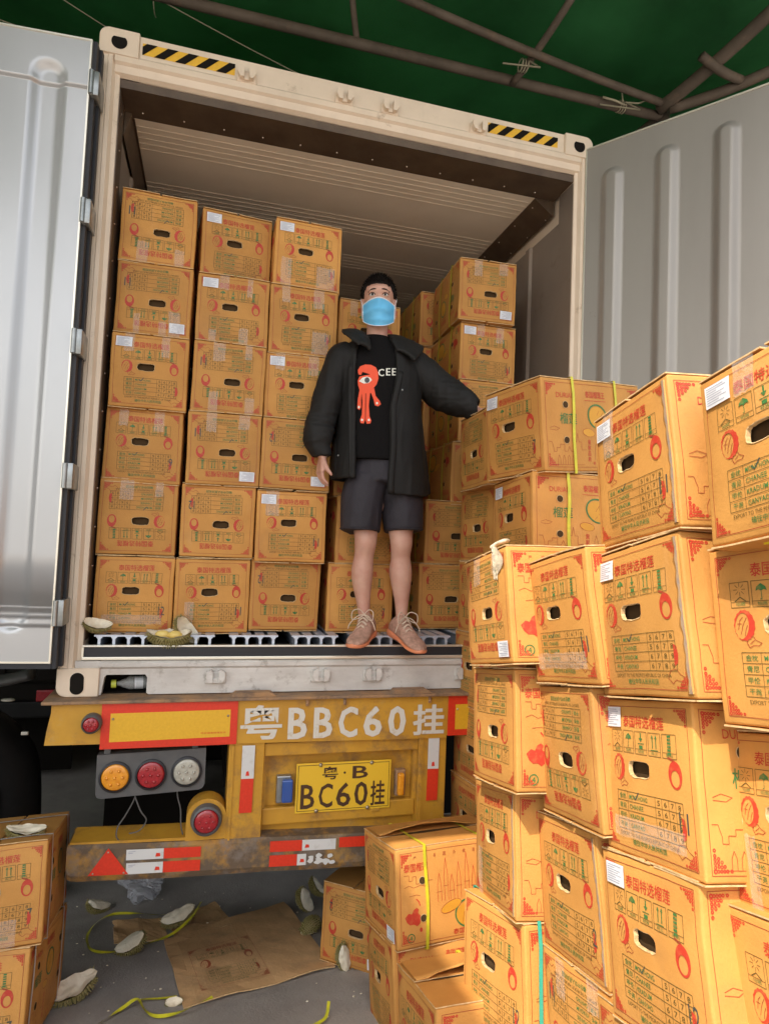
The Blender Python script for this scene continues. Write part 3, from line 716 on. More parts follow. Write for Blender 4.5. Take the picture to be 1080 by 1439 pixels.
def stadium(cx, cz, rx, rz, n=24, cut=None):
    p = []
    r = min(rx, rz)
    for j in range(n):
        a = 2*PI*j/n; x = math.cos(a)*r; z = math.sin(a)*r
        z += (rz-r)*(1 if z > 0 else -1); x += (rx-r)*(1 if x > 0 else -1)
        if cut is not None: z = min(z, cut)
        p.append((cx+x, cz+z))
    return p
def castings():
    for x0 in (0, W-.164):
        for z0 in (0, H-.118):
            g = casting(x0, z0, 0); cx = x0+(.082 if z0 > 1 else .080); cz = z0+.056
            o = g.ob('corner_casting', 'white', ct); angle_smooth(o, 40)
            pts = stadium(cx, cz, .033, .033, cut=.022) if z0 > 1 else stadium(cx, cz, .027, .045)
            g2 = G(); n = len(pts)
            g2.add([(x, -.0125, z) for x, z in pts], [tuple(range(n))], 0)
            q = [(cx+(x-cx)*1.10, cz+(z-cz)*1.08) for x, z in pts]
            g2.add([(x, -.0122, z) for x, z in pts]+[(x, -.0108, z) for x, z in q], [(j, (j+1) % n, (j+1) % n+n, j+n) for j in range(n)], 1)
            g2.ob('lock_hole_shade', ['dark', 'white'], o)  # flat dark patch painted as the shade inside the hole
castings()
# rear frame: stepped posts, header with a sloping lip, threshold
PR = [(-.006, 1), (.0, 1)]
def post(x_out, x_in, sgn):
    """stepped section in x,y extruded up"""
    g = G(); z0, z1 = .118, H-.118
    sec = [(x_out, .16), (x_out, .012), (x_out+sgn*.012, .0), (x_out+sgn*.038, .0), (x_out+sgn*.041, -.004), (x_out+sgn*.058, -.004), (x_out+sgn*.070, .018), (x_out+sgn*.088, .022), (x_out+sgn*.088, .16)]
    n = len(sec)
    g.add([(x, y, z) for z in (z0, .22, z1) for x, y in sec], [(k*n+i, k*n+(i+1) % n, (k+1)*n+(i+1) % n, (k+1)*n+i) for k in (0, 1) for i in range(n)])
    o = g.ob('corner_post', 'white', ct, merge=.0001); return o
post(.0, .1, 1); post(W, 2.3, -1)
g = G()   # header: face, rounded nose, sloping underside
g.prismx([(.003, 2.889), (.003, 2.790), (-.008, 2.778), (-.008, 2.752), (.004, 2.742), (.010, 2.712), (.030, 2.700), (.16, 2.698), (.16, 2.889)], .165, W-.165)
o = g.ob('header_rail', 'white', ct)
for xa, xb in ((.066, .1645), (W-.1645, W-.066)): G().prismx([(-.007, 2.777), (-.007, 2.752), (.005, 2.742), (.0105, 2.712), (.0305, 2.700), (.0305, 2.777)], xa, xb).ob('header_lip', 'white', ct)
g = G()   # lower sill with the slotted recess
sillp = [(.003, .004), (.003, .112), (-.006, .122), (-.006, .138), (.006, .146), (.05, .148), (.05, .004)]
g.prismx(sillp, .362, W-.165)
g.prismx([(.003, .088), (.003, .112), (-.006, .122), (-.006, .138), (.006, .146), (.05, .148), (.05, .088)], .1645, .3615)
g.prism([(.1645, .004), (.1645, .0875), (.19, .0875), (.182, .078), (.172, .004)], .003, .05); g.prism([(.3615, .004), (.352, .010), (.352, .075), (.344, .0875), (.3615, .0875)], .003, .05)
g.box((.066, .0, .1185), (.1640, .14, .146)); g.box((W-.1640, 0, .1185), (W-.066, .14, .146))
g.ob('door_sill', 'sill', ct)
G().box((.165, .14, .003), (.40, .15, .12)).box((.166, .05, -.0005), (.40, .15, .003)).ob('sill_recess', 'dark', ct)
g = G(); g.box((.088, -.002, .149), (W-.088, .02, .163), bev=.003); g.box((.088, -.002, .2035), (W-.088, .03, .2115), bev=.003); g.box((.088, -.002, .163), (.096, .02, .2034)); g.ob('threshold_trim', 'bright', ct)
g = G(); g.box((.096, .004, .1632), (W-.089, .028, .2033), bev=.002); g.ob('threshold_gasket', 'rubber', ct)
for a in ((.103, .0031, .170), (1.2, .0031, .17)): pass
# cam keepers
for i, (x, z) in enumerate(((.629, 2.833), (1.088, 2.833), (1.315, 2.833), (1.781, 2.833), (.635, .072), (1.098, .072), (1.343, .072), (1.796, .072))):
    g = G(); zb = z if z < 1 else 2.808
    g.box((x-.045, -.008, zb-.026), (x+.045, .0025, zb+.026), bev=.004)
    for d in (-1, 1):
        g.prism([(x+d*.012, zb-.018), (x+d*.012, zb+.030), (x+d*.020, zb+.038), (x+d*.036, zb+.030), (x+d*.040, zb+.004), (x+d*.028, zb-.018)], -.034, -.0085)
    g.box((x-.012, -.020, zb-.022), (x+.012, -.0085, zb-.002), bev=.002)
    g.ob('cam_keeper', 'white' if z > 1 else 'sill', ct)
# hazard stripes on the header
for x0, x1 in ((.176, .576), (1.836, 2.234)):
    g = G(); z0, z1 = 2.808, 2.862; n = 9; wd = (x1-x0)/n
    g.poly([(x0, .0022, z0), (x1, .0022, z0), (x1, .0022, z1), (x0, .0022, z1)], 0)
    for i in range(0, n+2, 2):
        a, b = x0+wd*(i-.9), x0+wd*(i+.1); q = [(a, z0), (b, z0), (b+wd*1.3, z1), (a+wd*1.3, z1)]
        # clip to the strip
        def cl(q, xx, s):
            out = []
            for (p1, p2) in zip(q, q[1:]+q[:1]):
                i1 = (p1[0]-xx)*s > 0; i2 = (p2[0]-xx)*s > 0
                if i1: out.append(p1)
                if i1 != i2: tt = (xx-p1[0])/(p2[0]-p1[0]); out.append((xx, p1[1]+tt*(p2[1]-p1[1])))
            return out
        q = cl(q, x0, 1); q = cl(q, x1, -1) if q else q
        if len(q) > 2: g.poly([(x, .0008, z) for x, z in q], 1)
    g.ob('hazard_stripe', ['refy', 'dark'], ct)
# shell, lining, ceiling
g = G(); L = 12.
g.box((.0, .165, 2.73), (W, L, H-.02)); g.box((.004, .165, .12), (.068, L, 2.73)); g.box((W-.068, .165, .12), (W-.004, L, 2.73)); g.box((0, L, .0), (W, L+.1, H)); g.box((.004, .165, .03), (W-.004, L, .12))
g.ob('outer_shell', 'white', ct)
g = G()
def ribbed(xw, s, n=60):
    ys = []; y = .17
    prof = []
    while y < 11.9:
        for dy, d in ((0, 0), (.30, 0), (.315, .014), (.36, .014), (.375, 0)): prof.append((y+dy, d))
        y += .45
    vs = [(xw-s*d, yy, z) for yy, d in prof for z in (.22, 2.5)]
    return vs, [(2*i, 2*i+1, 2*i+3, 2*i+2) for i in range(len(prof)-1)]
for xw, s in ((.0885, -1), (W-.0885, 1)):
    vs, fs = ribbed(xw, s); g.add(vs, fs)
g.box((.0685, .03, .224), (.0897, .1699, 2.6545)); g.box((W-.0897, .03, .224), (W-.0685, .1699, 2.6545))
g.ob('wall_lining', 'wallin', ct)
g = G()
g.box((.0885, .032, 2.660), (W-.0885, .236, 2.697)); g.box((.0885, .2365, 2.655), (.128, L, 2.697)); g.box((.0690, .045, .2245), (.0912, .165, 2.6540)) 
g.prism([(W-.0886, 2.575), (W-.204, 2.6545), (W-.204, 2.66), (W-.0886, 2.66)], .237, L); g.prism([(.0886, 2.55), (.118, 2.6545), (.118, 2.66), (.0886, 2.66)], .20, L)
g.ob('corner_trim', 'brown', ct)
rv = [(.17+i*.185, .185, 2.659) for i in range(12)]+[(W-.185, .30+.22*i, 2.640) for i in range(12)]+[(W-.10, .30+.22*i, 2.583) for i in range(12)]+[(.0912, .10, 2.58-.17*i) for i in range(14)]
for c in rv: G().ball(c, .0045, 6).ob('rivet', 'rivet', ct)
G().box((.1285, .2365, 2.660), (W-.204, L, 2.69)).ob('ceiling_panel', 'ceil', ct)
g = G(); y = .29
while y < 9:
    for k in range(5):
        g.box((.129, y+.046*k, 2.6580), (W-.2045, y+.046*k+.005, 2.6598))
    y += .50
g.ob('ceiling_rib', 'rib', ct)
# T-bar floor: long aluminium sections, seen end on at the threshold
g = G(); g.box((.07, .03, .125), (W-.07, L, .1855)); g.ob('sub_floor', 'floorgap', ct)
x = .118; k = 0
while x < 2.2:
    g = G()
    for i in range(4):
        cx = x+.03+i*.0585
        g.prism([(cx-.0055, .186), (cx-.0055, .232), (cx-.014, .243), (cx-.0205, .243), (cx-.0205, .2505), (cx+.0205, .2505), (cx+.0205, .243), (cx+.014, .243), (cx+.0055, .232), (cx+.0055, .186)], .034, 6.)
        if i < 3: g.box((cx+.0206, .034, .2432), (cx+.0379, .052, .2503))
    
    g.ob('floor_bar', 'alu', ct); x += .279; k += 1
# hinges on the left post
for z in (2.549, 2.003, 1.457, .907, .358):
    g = G(); g.box((.002, -.128, z-.052), (.034, -.006, z+.052), bev=.004); g.tube([(.004, -.128, z-.05), (.004, -.128, z+.05)], .010, 12)
    angle_smooth(g.ob('hinge', 'steel', ct))
# gasket remnants between door and post
def door(name, label, A, D, N, w, z0, z1, grooves, mname, gi):
    """A hinge point, D direction along the door, N outward (towards the viewer)"""
    dt = thing(name, label, 'door', (A[0], A[1], z0))
    # inner skin with pressed vertical beads
    us = set([0, w]); zs = set([z0, z1])
    for (a, b, c, d, dep) in grooves:
        k = 18
        for i in range(k+1): us.add(a-.02+(b-a+.04)*i/k)
        for i in range(15): zs.add(d+.02-(b-a)*i/12); zs.add(c-.02+(b-a)*i/12)
    for i in range(1, 12): zs.add(z0+(z1-z0)*i/12)
    us = sorted(u for u in us if 0 <= u <= w); zs = sorted(z for z in zs if z0 <= z <= z1)
    def hgt(u, z):
        h = 0
        for (a, b, c, d, dep) in grooves:
            r = (b-a)/2; cz = min(max(z, c+r), d-r); dist = math.hypot(u-(a+b)/2, z-cz)
            q = min(max((r-dist)/(.031), 0), 1); h += (1 if gi == 2 else -1)*(dep*q*q*(3-2*q)*.2+dep*q*.8)
        return h+.0015*noise.noise(Vector((u*2.5, z*1.5, gi)))
    A_ = Vector((A[0], A[1], 0)); D_ = Vector(D); N_ = Vector(N)
    P = lambda u, h, z: A_+D_*u+N_*h+Vector((0, 0, z))
    g = G(); n = len(us)
    g.add([P(u, hgt(u, z), z) for z in zs for u in us], [(j*n+i, j*n+i+1, (j+1)*n+i+1, (j+1)*n+i) for j in range(len(zs)-1) for i in range(n-1)])
    g.ob('inner_lining', mname, dt, smooth=True)
    def slab(u0, u1, h0, h1, za, zb, nm, mn, par=dt):
        g = G(); vs = [P(u, h, z) for z in (za, zb) for h in (h0, h1) for u in (u0, u1)]
        g.add(vs, [(0, 2, 3, 1), (4, 5, 7, 6), (0, 1, 5, 4), (2, 6, 7, 3), (0, 4, 6, 2), (1, 3, 7, 5)]); return g.ob(nm, mn, par)
    slab(0, w, -.085, -.026, z0, z1, 'door_core', 'white')
    # bright trim round the lining and black gasket round the edge
    g = G()
    for (u0, u1, za, zb) in ((-.007, .0, z0-.007, z1+.007), (0, w, z1, z1+.007), (0, w, z0-.007, z0)):
        vs = [P(u, h, z) for z in (za, zb) for h in (-.02, .004) for u in (u0, u1)]
        g.add(vs, [(0, 2, 3, 1), (4, 5, 7, 6), (0, 1, 5, 4), (2, 6, 7, 3), (0, 4, 6, 2), (1, 3, 7, 5)])
    g.ob('edge_trim', 'bright', dt)
    g = G()
    for k, (u0, u1, za, zb, h0, h1) in enumerate(((-.024, -.0075, z0-.03, z1+.01, -.05, -.010), (-.034, -.0075, z0-.03, z1+.01, -.085, -.055), (-.0075, w, z0-.03, z0-.0075, -.05, -.006), (-.0075, w, z0-.04, z0-.0075, -.085, -.055))):
        vs = [P(u, h, z) for z in (za, zb) for h in (h0, h1) for u in (u0, u1)]
        g.add(vs, [(0, 2, 3, 1), (4, 5, 7, 6), (0, 1, 5, 4), (2, 6, 7, 3), (0, 4, 6, 2), (1, 3, 7, 5)])
    g.ob('door_gasket', 'rubber', dt)
    return dt
GL = [(.085+.36*i, .085+.135+.36*i, .28, 2.63, .022) for i in range(3)]
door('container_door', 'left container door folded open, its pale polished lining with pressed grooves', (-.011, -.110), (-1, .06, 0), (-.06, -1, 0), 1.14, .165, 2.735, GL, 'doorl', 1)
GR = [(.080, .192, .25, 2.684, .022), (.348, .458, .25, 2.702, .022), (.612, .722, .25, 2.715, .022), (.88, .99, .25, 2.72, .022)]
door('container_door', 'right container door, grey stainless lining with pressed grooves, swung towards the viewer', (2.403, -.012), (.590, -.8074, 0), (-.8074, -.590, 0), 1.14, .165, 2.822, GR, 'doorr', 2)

# ------------------------------------------------------------------ the trailer chassis under it
tr = thing('container_trailer', 'yellow container trailer with painted number BBC60, reflective boards and worn rear bumper', 'trailer', (W/2, 0, -1.495))
Yc = -.06
g = G(); g.box((-.035, Yc-.022, -.014), (2.47, .35, -.0008), bev=.003); g.ob('top_flange', 'rust', tr)
g = G(); g.prism([(.0, -.0145), (.0, -.05), (-.012, -.12), (-.018, -.178), (.735, -.186), (.735, -.0145)], Yc, Yc+.30)
g.prism([(.7355, -.0145), (.7355, -.2), (1.70, -.212), (1.70, -.0145)], Yc+.001, Yc+.02); g.prism([(1.7005, -.0145), (1.7005, -.2), (2.44, -.19), (2.44, -.0145)], Yc, Yc+.30)
g.box((.736, Yc+.0205, -.205), (1.70, Yc+.3, -.10))
g.ob('rear_beam', 'yellow', tr)
for x0, x1 in ((.190, .735), (1.703, 2.25)):
    g = G(); yy = Yc-.006
    g.box((x0, yy, -.2), (x1, yy+.005, -.0155), 0); 
    g.poly([(x0+.035, yy-.0012, -.172), (x1-.030, yy-.0012, -.166), (x1-.030, yy-.0012, -.052), (x0+.035, yy-.0012, -.056)], 1)
    o = g.ob('reflective_board', ['refr', 'refy'], tr)
    g = G()
    for x in (x0+.045, x1-.04): g.ball((x, yy-.002, -.078), .0055, 8)
    g.ob('screw', 'brass', o)
    g = G(); vs, fs = text2d('符合国家标准反光'); g.add([(x1-.15+.105*u, yy-.0022, -.152+.008*v) for u, v in vs], fs); g.ob('small_print', 'refr', o)
for x, z in ((.7, 0), (1.02, 0), (1.19, 0), (1.60, 0)): pass
# little welded clips and cleats along the flange
for x in (1.035, 1.205, 1.61): G().box((x-.007, Yc-.008, -.046), (x+.007, Yc, -.016), bev=.002).ball((x, Yc-.009, -.036), .006, 8).ob('clip', 'rust', tr)
for x0, x1 in ((.70, .90), (1.42, 1.62)): G().prism([(x0, -.0005), (x1, -.0005), (x1-.03, .018), (x0+.02, .018)], Yc-.01, Yc+.04).ob('twist_lock_plate', 'rust', tr)
# painted number
def decal(txts, y, mname, name, par):
    for (t, x0, x1, z0, z1, b) in txts:
        g = G(); vs, fs = text2d(t, b); g.add([(x0+u*(x1-x0), y, z0+v*(z1-z0)) for u, v in vs], fs); g.ob(name, mname, par)
def bold(txts, y, mname, name, par, wd):
    """same, with a heavier stroke: the outline repeated with small offsets (each copy a hair in front)"""
    for (t, x0, x1, z0, z1) in txts:
        g = G(); vs, fs = text2d(t, True); k = 0
        for dx in (-wd, 0, wd):
            for dz in (-wd*.6, wd*.6):
                g.add([(x0+u*(x1-x0)+dx, y-.00012*k, z0+v*(z1-z0)+dz) for u, v in vs], fs); k += 1
        g.ob(name, mname, par)
bold([('粤', .752, .925, -.185, -.040), ('B', .957, 1.036, -.188, -.055), ('B', 1.071, 1.150, -.188, -.057), ('C', 1.183, 1.266, -.190, -.057), ('6', 1.299, 1.380, -.191, -.058), ('0', 1.415, 1.494, -.192, -.060), ('挂', 1.535, 1.682, -.192, -.056)], Yc-.0008, 'stencil', 'painted_character', tr, .0030)
# side reflector / marker on the left end
def roundlamp(name, c, r, lens, par, housing='greyp', base=False):
    g = G(); g.lathe([(r*1.0, .05), (r*1.28, .03), (r*1.32, .0), (r*1.22, -.022), (r*1.05, -.028), (r*1.0, -.018)], c, (0, 1, 0), 32)
    hb = angle_smooth(g.ob(name, housing, par), 40)
    g = G(); prof = [(r*1.02, -.012)]
    for k in range(8): prof += [(r*(1-k/8), -.020-.012*math.sqrt(1-(1-k/8)**2)-.002*(k % 2))]
    prof.append((.0005, -.033)); g.lathe(prof, c, (0, 1, 0), 32); g.ob('lens', lens, hb, smooth=True)
    g = G()
    for k in range(6): a = k*PI/3; g.ball((c[0]+r*.55*math.cos(a), c[1]-.030, c[2]+r*.55*math.sin(a)), .006, 6)
    g.ball((c[0], c[1]-.033, c[2]), .006, 6); g.ob('lens_facet', lens, hb, smooth=True)
    return hb
roundlamp('marker_lamp', (.157, Yc-.02, -.090), .030, 'redlens', tr)
# uprights, recessed number plate panel
for x0, x1 in ((.707, .860), (1.570, 1.706)):
    g = G(); g.box((x0, Yc+.012, -.63), (x1, Yc+.18, -.2005), bev=.004)
    g.box((x0+.012, Yc+.006, -.63), (x0+.022, Yc+.0119, -.21))
    g.ob('upright', 'yellow', tr)
g = G()
g.box((.8605, .02, -.64), (1.5695, .035, -.2125)); g.box((.8605, Yc+.025, -.268), (1.5695, .0195, -.2125), bev=.003); g.box((.8605, -.015, -.575), (1.5695, .0195, -.50), bev=.006)
g.box((.8605, -.015, -.498), (.875, .0195, -.27)); g.box((1.552, -.02, -.498), (1.5695, .0195, -.27)); g.box((1.36, -.022, -.545), (1.40, -.0155, -.51), bev=.003)
g.ob('plate_panel', 'yellow', tr)
for x in (.790, 1.640):
    g = G(); y = Yc+.0035; k = -.012 if x < 1 else .0
    za, zb, zc = -.211, -.352, -.497
    g.poly([(x-.027, y, zb), (x+.027, y, zb-.001), (x+.027, y, za), (x-.027, y, za)], 0); g.poly([(x-.029, y, zc), (x+.025, y, zc), (x+.027, y, zb-.0015), (x-.027, y, zb-.0005)], 1)
    g.poly([(x-.008, y-.0006, zb+.012), (x+.008, y-.0006, zb+.012), (x+.004, y-.0006, zb+.032), (x-.006, y-.0006, zb+.030)], 1)
    g.ob('reflective_tape', ['refw', 'refr'], tr)
# number plate
x0, x1, z0, z1 = 1.007, 1.446, -.530, -.312
pl = G().box((x0, -.0225, z0), (x1, -.0175, z1), bev=.0015).ob('number_plate', 'plate', tr)
g = G(); q = .008
for a in ((x0+q, z0+q, x1-q, z0+q+.0025), (x0+q, z1-q-.0025, x1-q, z1-q), (x0+q, z0+q+.0026, x0+q+.0025, z1-q-.0026), (x1-q-.0025, z0+q+.0026, x1-q, z1-q-.0026)):
    g.poly([(a[0], -.0231, a[1]), (a[2], -.0231, a[1]), (a[2], -.0231, a[3]), (a[0], -.0231, a[3])])
g.ob('plate_border', 'platek', pl)
bold([('粤', 1.125, 1.196, -.387, -.330), ('·', 1.222, 1.232, -.365, -.355), ('B', 1.264, 1.336, -.388, -.333), ('B', 1.030, 1.092, -.511, -.405), ('C', 1.112, 1.175, -.511, -.405), ('6', 1.192, 1.258, -.511, -.405), ('0', 1.276, 1.338, -.511, -.405), ('挂', 1.352, 1.420, -.514, -.404)], -.0236, 'platek', 'plate_character', pl, .0006)
g = G()
for x in (1.115, 1.352): g.lathe([(.009, .0), (.009, -.004), (.005, -.008), (.0005, -.009)], (x, -.0225, -.321), (0, 1, 0), 12); g.lathe([(.009, .0), (.009, -.004), (.005, -.008), (.0005, -.009)], (x-.012, -.0225, -.522), (0, 1, 0), 12)
g.ob('plate_screw', 'brass', pl, smooth=True)
for x, lens in ((.963, 'blue'), (1.497, 'amber')):
    s = 1 if x > 1.2 else -1
    hb = G().box((x-.040 if s < 0 else x-.024, -.012, -.485), (x+.026, .0195, -.365), bev=.006).ob('plate_lamp', 'steel' if s < 0 else 'rust', tr)
    G().box((x-.018, -.040, -.475), (x+.030 if s < 0 else x+.012, -.0125, -.375), bev=.007).ob('lens', lens, hb)
# lamp cluster hanging on two lugs
g = G(); c = bmesh.new(); c.free()
pts = [(.178, -.234), (.612, -.222), (.613, -.372), (.604, -.390), (.59, -.396), (.20, -.412), (.186, -.406), (.180, -.395)]
g.prism(pts, Yc+.03, Yc+.075); lc = g.ob('lamp_cluster', 'greyp', tr)
for x in (.215, .565): G().box((x-.012, Yc+.04, -.236), (x+.012, Yc+.06, -.180)).ob('lug', 'greyp', lc)
for x, z, l in ((.253, -.325, 'amber'), (.393, -.322, 'redlens'), (.536, -.317, 'clear')):
    g = G(); r = .055
    g.lathe([(r*1.15, .03), (r*1.15, -.010), (r*1.02, -.014), (r*1.0, -.004)], (x, Yc+.03, z), (0, 1, 0), 32); h_ = angle_smooth(g.ob('lamp_bezel', 'rubber', lc), 40)
    prof = [(r, -.004)]+[(r*(1-k/9), -.006-.010*math.sqrt(1-(1-k/9)**2)-.0018*(k % 2)) for k in range(9)]+[(.0005, -.017)]
    g = G(); g.lathe(prof, (x, Yc+.03, z), (0, 1, 0), 32)
    for k in range(7): a = k*PI/3; rr = r*.55 if k < 6 else 0; g.ball((x+rr*math.cos(a), Yc+.014, z+rr*math.sin(a)), .007, 6)
    g.ob('lens', l, h_, smooth=True)
# round lamp in a half-round hood standing on the bumper
g = G(); cx, cz, r = .628, -.512, .066
pts = [(cx-r*1.25, -.60)]+[(cx-r*1.25*math.cos(a), cz+r*1.25*math.sin(a)) for a in [PI*i/14 for i in range(15)]]+[(cx+r*1.25, -.60)]
g.prism(pts, Yc+.01, Yc+.10); hd = g.ob('lamp_hood', 'yellow', tr)
roundlamp('round_lamp', (cx, Yc+.0, cz), .050, 'redlens', hd)
# bumper, sloping slightly to the right as in the photo
g = G()
bz = lambda x: -.583-.034*(x-.1)
pts = []
def bsec(x, e=0):
    z = bz(x); return [(Yc+.16, z+.006), (Yc+.01, z), (Yc-.004, z-.012), (Yc-.004, z-.118+e), (Yc+.008, z-.145+e), (Yc+.16, z-.145+e)]
xs = [.092, .098, .11, .14]+[.14+i*.12 for i in range(1, 19)]+[2.34]
vs = []
for x in xs:
    e = .03 if x < .095 else (.012 if x < .1 else (.004 if x < .12 else 0))
    for (y, z) in bsec(x, e): vs.append((x, y+.003*noise.noise(Vector((x*4, z*9, 0))), z+.004*noise.noise(Vector((x*3, 1, y*5)))))
g.add(vs, [(i*6+j, (i+1)*6+j, (i+1)*6+(j+1) % 6, i*6+(j+1) % 6) for i in range(len(xs)-1) for j in range(6)]+[tuple(range(6)), tuple(range((len(xs)-1)*6+5, (len(xs)-1)*6-1, -1))])
bp = g.ob('bumper', 'yrust', tr)
G().prism([(.10, bz(.1)+.001), (.70, bz(.7)+.001), (.70, bz(.7)+.014), (.10, bz(.1)+.010)], Yc+.012, Yc+.16).ob('bumper_top', 'yellow', bp)
def bq(pts, mi, g, dy=0): g.poly([(x, Yc-.0085-dy, z) for x, z in pts], mi)
def tape2(xa, xm, xb, d0, d1, first, name='reflective_tape'):
    g = G(); 
    A = [(xa, bz(xa)-d1), (xm, bz(xm)-d1), (xm, bz(xm)-d0), (xa, bz(xa)-d0)]; B = [(xm+.0005, bz(xm)-d1), (xb, bz(xb)-d1), (xb, bz(xb)-d0), (xm+.0005, bz(xm)-d0)]
    bq(A, 0 if first == 'w' else 1, g); bq(B, 1 if first == 'w' else 0, g)
    xs_ = xm-.022 if first == 'w' else xm+.022; zc = bz(xs_)-(d0+d1)/2-.004
    bq([(xs_-.010, zc-.007), (xs_+.010, zc-.007), (xs_+.008, zc+.006), (xs_-.006, zc+.008)], 1, g, .0006)
    if first == 'w':
        for k in range(2): bq([(xa+.008, bz(xa)-d0-.010-.006*k), (xa+.035-.01*k, bz(xa)-d0-.010-.006*k), (xa+.035-.01*k, bz(xa)-d0-.008-.006*k), (xa+.008, bz(xa)-d0-.008-.006*k)], 2, g, .0006)
    return g.ob(name, ['refw', 'refr', 'labelt'], bp)
tape2(.318, .463, .612, .018, .060, 'w'); tape2(.320, .463, .612, .072, .116, 'w')
tape2(.900, 1.040, 1.190, .010, .056, 'r'); tape2(.900, 1.020, 1.060, .070, .118, 'r')
g = G(); bq([(1.205, bz(1.2)-.050), (1.34, bz(1.34)-.050), (1.34, bz(1.34)-.004), (1.205, bz(1.2)-.006)], 0, g); g.ob('reflective_tape', ['refr'], bp)
g = G(); rs = random.Random(5)
for k in range(16):
    x = 1.08+rs.random()*.10; z = bz(x)-.078-rs.random()*.034; bq([(x+rs.uniform(.008, .018)*math.cos(a), z+rs.uniform(.005, .012)*math.sin(a)) for a in [i*2*PI/7 for i in range(7)]], 0, g, .0001*k)
g.ob('torn_sticker', 'refw', bp)
tri = G(); bq([(.176, -.700), (.330, -.706), (.249, -.596)], 0, tri, .0004); bq([(.200, -.691), (.305, -.695), (.250, -.618)], 1, tri, .0009); to = tri.ob('warning_triangle', ['refr', 'refr'], bp)
g = G(); 
for x, z in ((.249, -.612), (.195, -.692), (.312, -.698)): g.ball((x, Yc-.011, z), .004, 6)
g.ob('screw', 'brass', to)
# chassis rails, axles and wheels in the dark under the box
g = G()
for x in (.70, 1.60): g.box((x, .13, -.45), (x+.10, 11.5, -.03))
for y in (1.2, 2.4, 3.6, 5): g.box((.1, y, -.22), (2.34, y+.1, -.03))
g.ob('chassis_rail', 'dark', tr)
for y in (2.35, 3.65):
    G().tube([(.1, y, -.99), (2.34, y, -.99)], .06, 12).ob('axle', 'dark', tr)
    for x in (.02, .32, 1.83, 2.13):
        g = G(); c = (x+.14, y, -.99)
        g.lathe([(.30, -.12), (.46, -.135), (.50, -.10), (.505, 0), (.50, .10), (.46, .135), (.30, .12)], c, (1, 0, 0), 40)
        wo = g.ob('wheel', 'tyre', tr, smooth=True)
        G().lathe([(.30, -.11), (.28, -.04), (.14, -.02), (.12, -.10), (.001, -.10)], c, (1, 0, 0), 28).ob('rim', 'hub', wo, smooth=True)
for x in (.02, 1.83):
    G().box((x, 1.55, -1.25), (x+.58, 1.562, -.35)).ob('mud_flap', 'flap', tr)
def cable(name, pts, r=.0028, m='cable', par=None):
    g = G(); P = [Vector(p) for p in pts]; out = []
    for i in range(len(P)-1):
        p0, p1, p2, p3 = P[max(i-1, 0)], P[i], P[i+1], P[min(i+2, len(P)-1)]
        for k in range(6):
            t = k/6; out.append(.5*((2*p1)+(p2-p0)*t+(2*p0-5*p1+4*p2-p3)*t*t+(3*p1-p0-3*p2+p3)*t**3))
    out.append(P[-1]); g.tube(out, r, 6); return g.ob(name, m, par, smooth=True)
cable('wire', [(.335, -.005, -.39), (.33, -.01, -.43), (.30, -.02, -.49), (.275, -.03, -.53), (.275, -.04, -.57), (.31, -.03, -.60)], par=lc)
cable('wire', [(.33, -.0, -.39), (.335, -.01, -.42), (.36, -.03, -.47), (.385, -.03, -.51), (.36, -.03, -.55), (.32, -.03, -.56)], par=lc)
cable('wire', [(.50, -.0, -.39), (.505, -.01, -.43), (.520, -.02, -.48), (.525, -.03, -.54), (.535, -.03, -.58)], par=lc)

# bottle lying in the sill recess
bt = thing('plastic_bottle', 'clear plastic bottle with yellow-green cap lying in the sill recess', 'bottle', (.27, .06, .03))
g = G(); g.lathe([(.010, 0), (.011, .01), (.022, .035), (.029, .05), (.029, .07), (.026, .075), (.029, .08), (.029, .15), (.02, .155), (.001, .155)], (.225, .075, .036), (1, .12, .02), 20); g.ob('bottle_body', 'glass', bt, smooth=True)
g = G(); g.lathe([(.027, 0), (.027, .035)], (.295, .083, .037), (1, .12, .02), 20); g.ob('bottle_label', 'labelw', bt)
g = G(); g.lathe([(.001, -.02), (.0165, -.02), (.0175, -.016), (.0175, .0), (.001, .0)], (.222, .072, .036), (1, .12, .02), 20); angle_smooth(g.ob('cap', 'cap', bt), 40)

# ------------------------------------------------------------------ cartons inside the container
ORD = {1: 'bottom', 2: 'second', 3: 'third', 4: 'fourth', 5: 'fifth', 6: 'top'}
rnd = random.Random(11)
Z0 = .2515; HH = .3325; SC = .968; KX = 3.035/3.145
def kx(x): return .5803+(x-.5803)*KX
LX = {1: (.257, .605, .948), 2: (.252, .612, .962), 3: (.258, .622, .966), 4: (.268, .626, .972), 5: (.264, .630, .978), 6: (.262, .633, .985)}
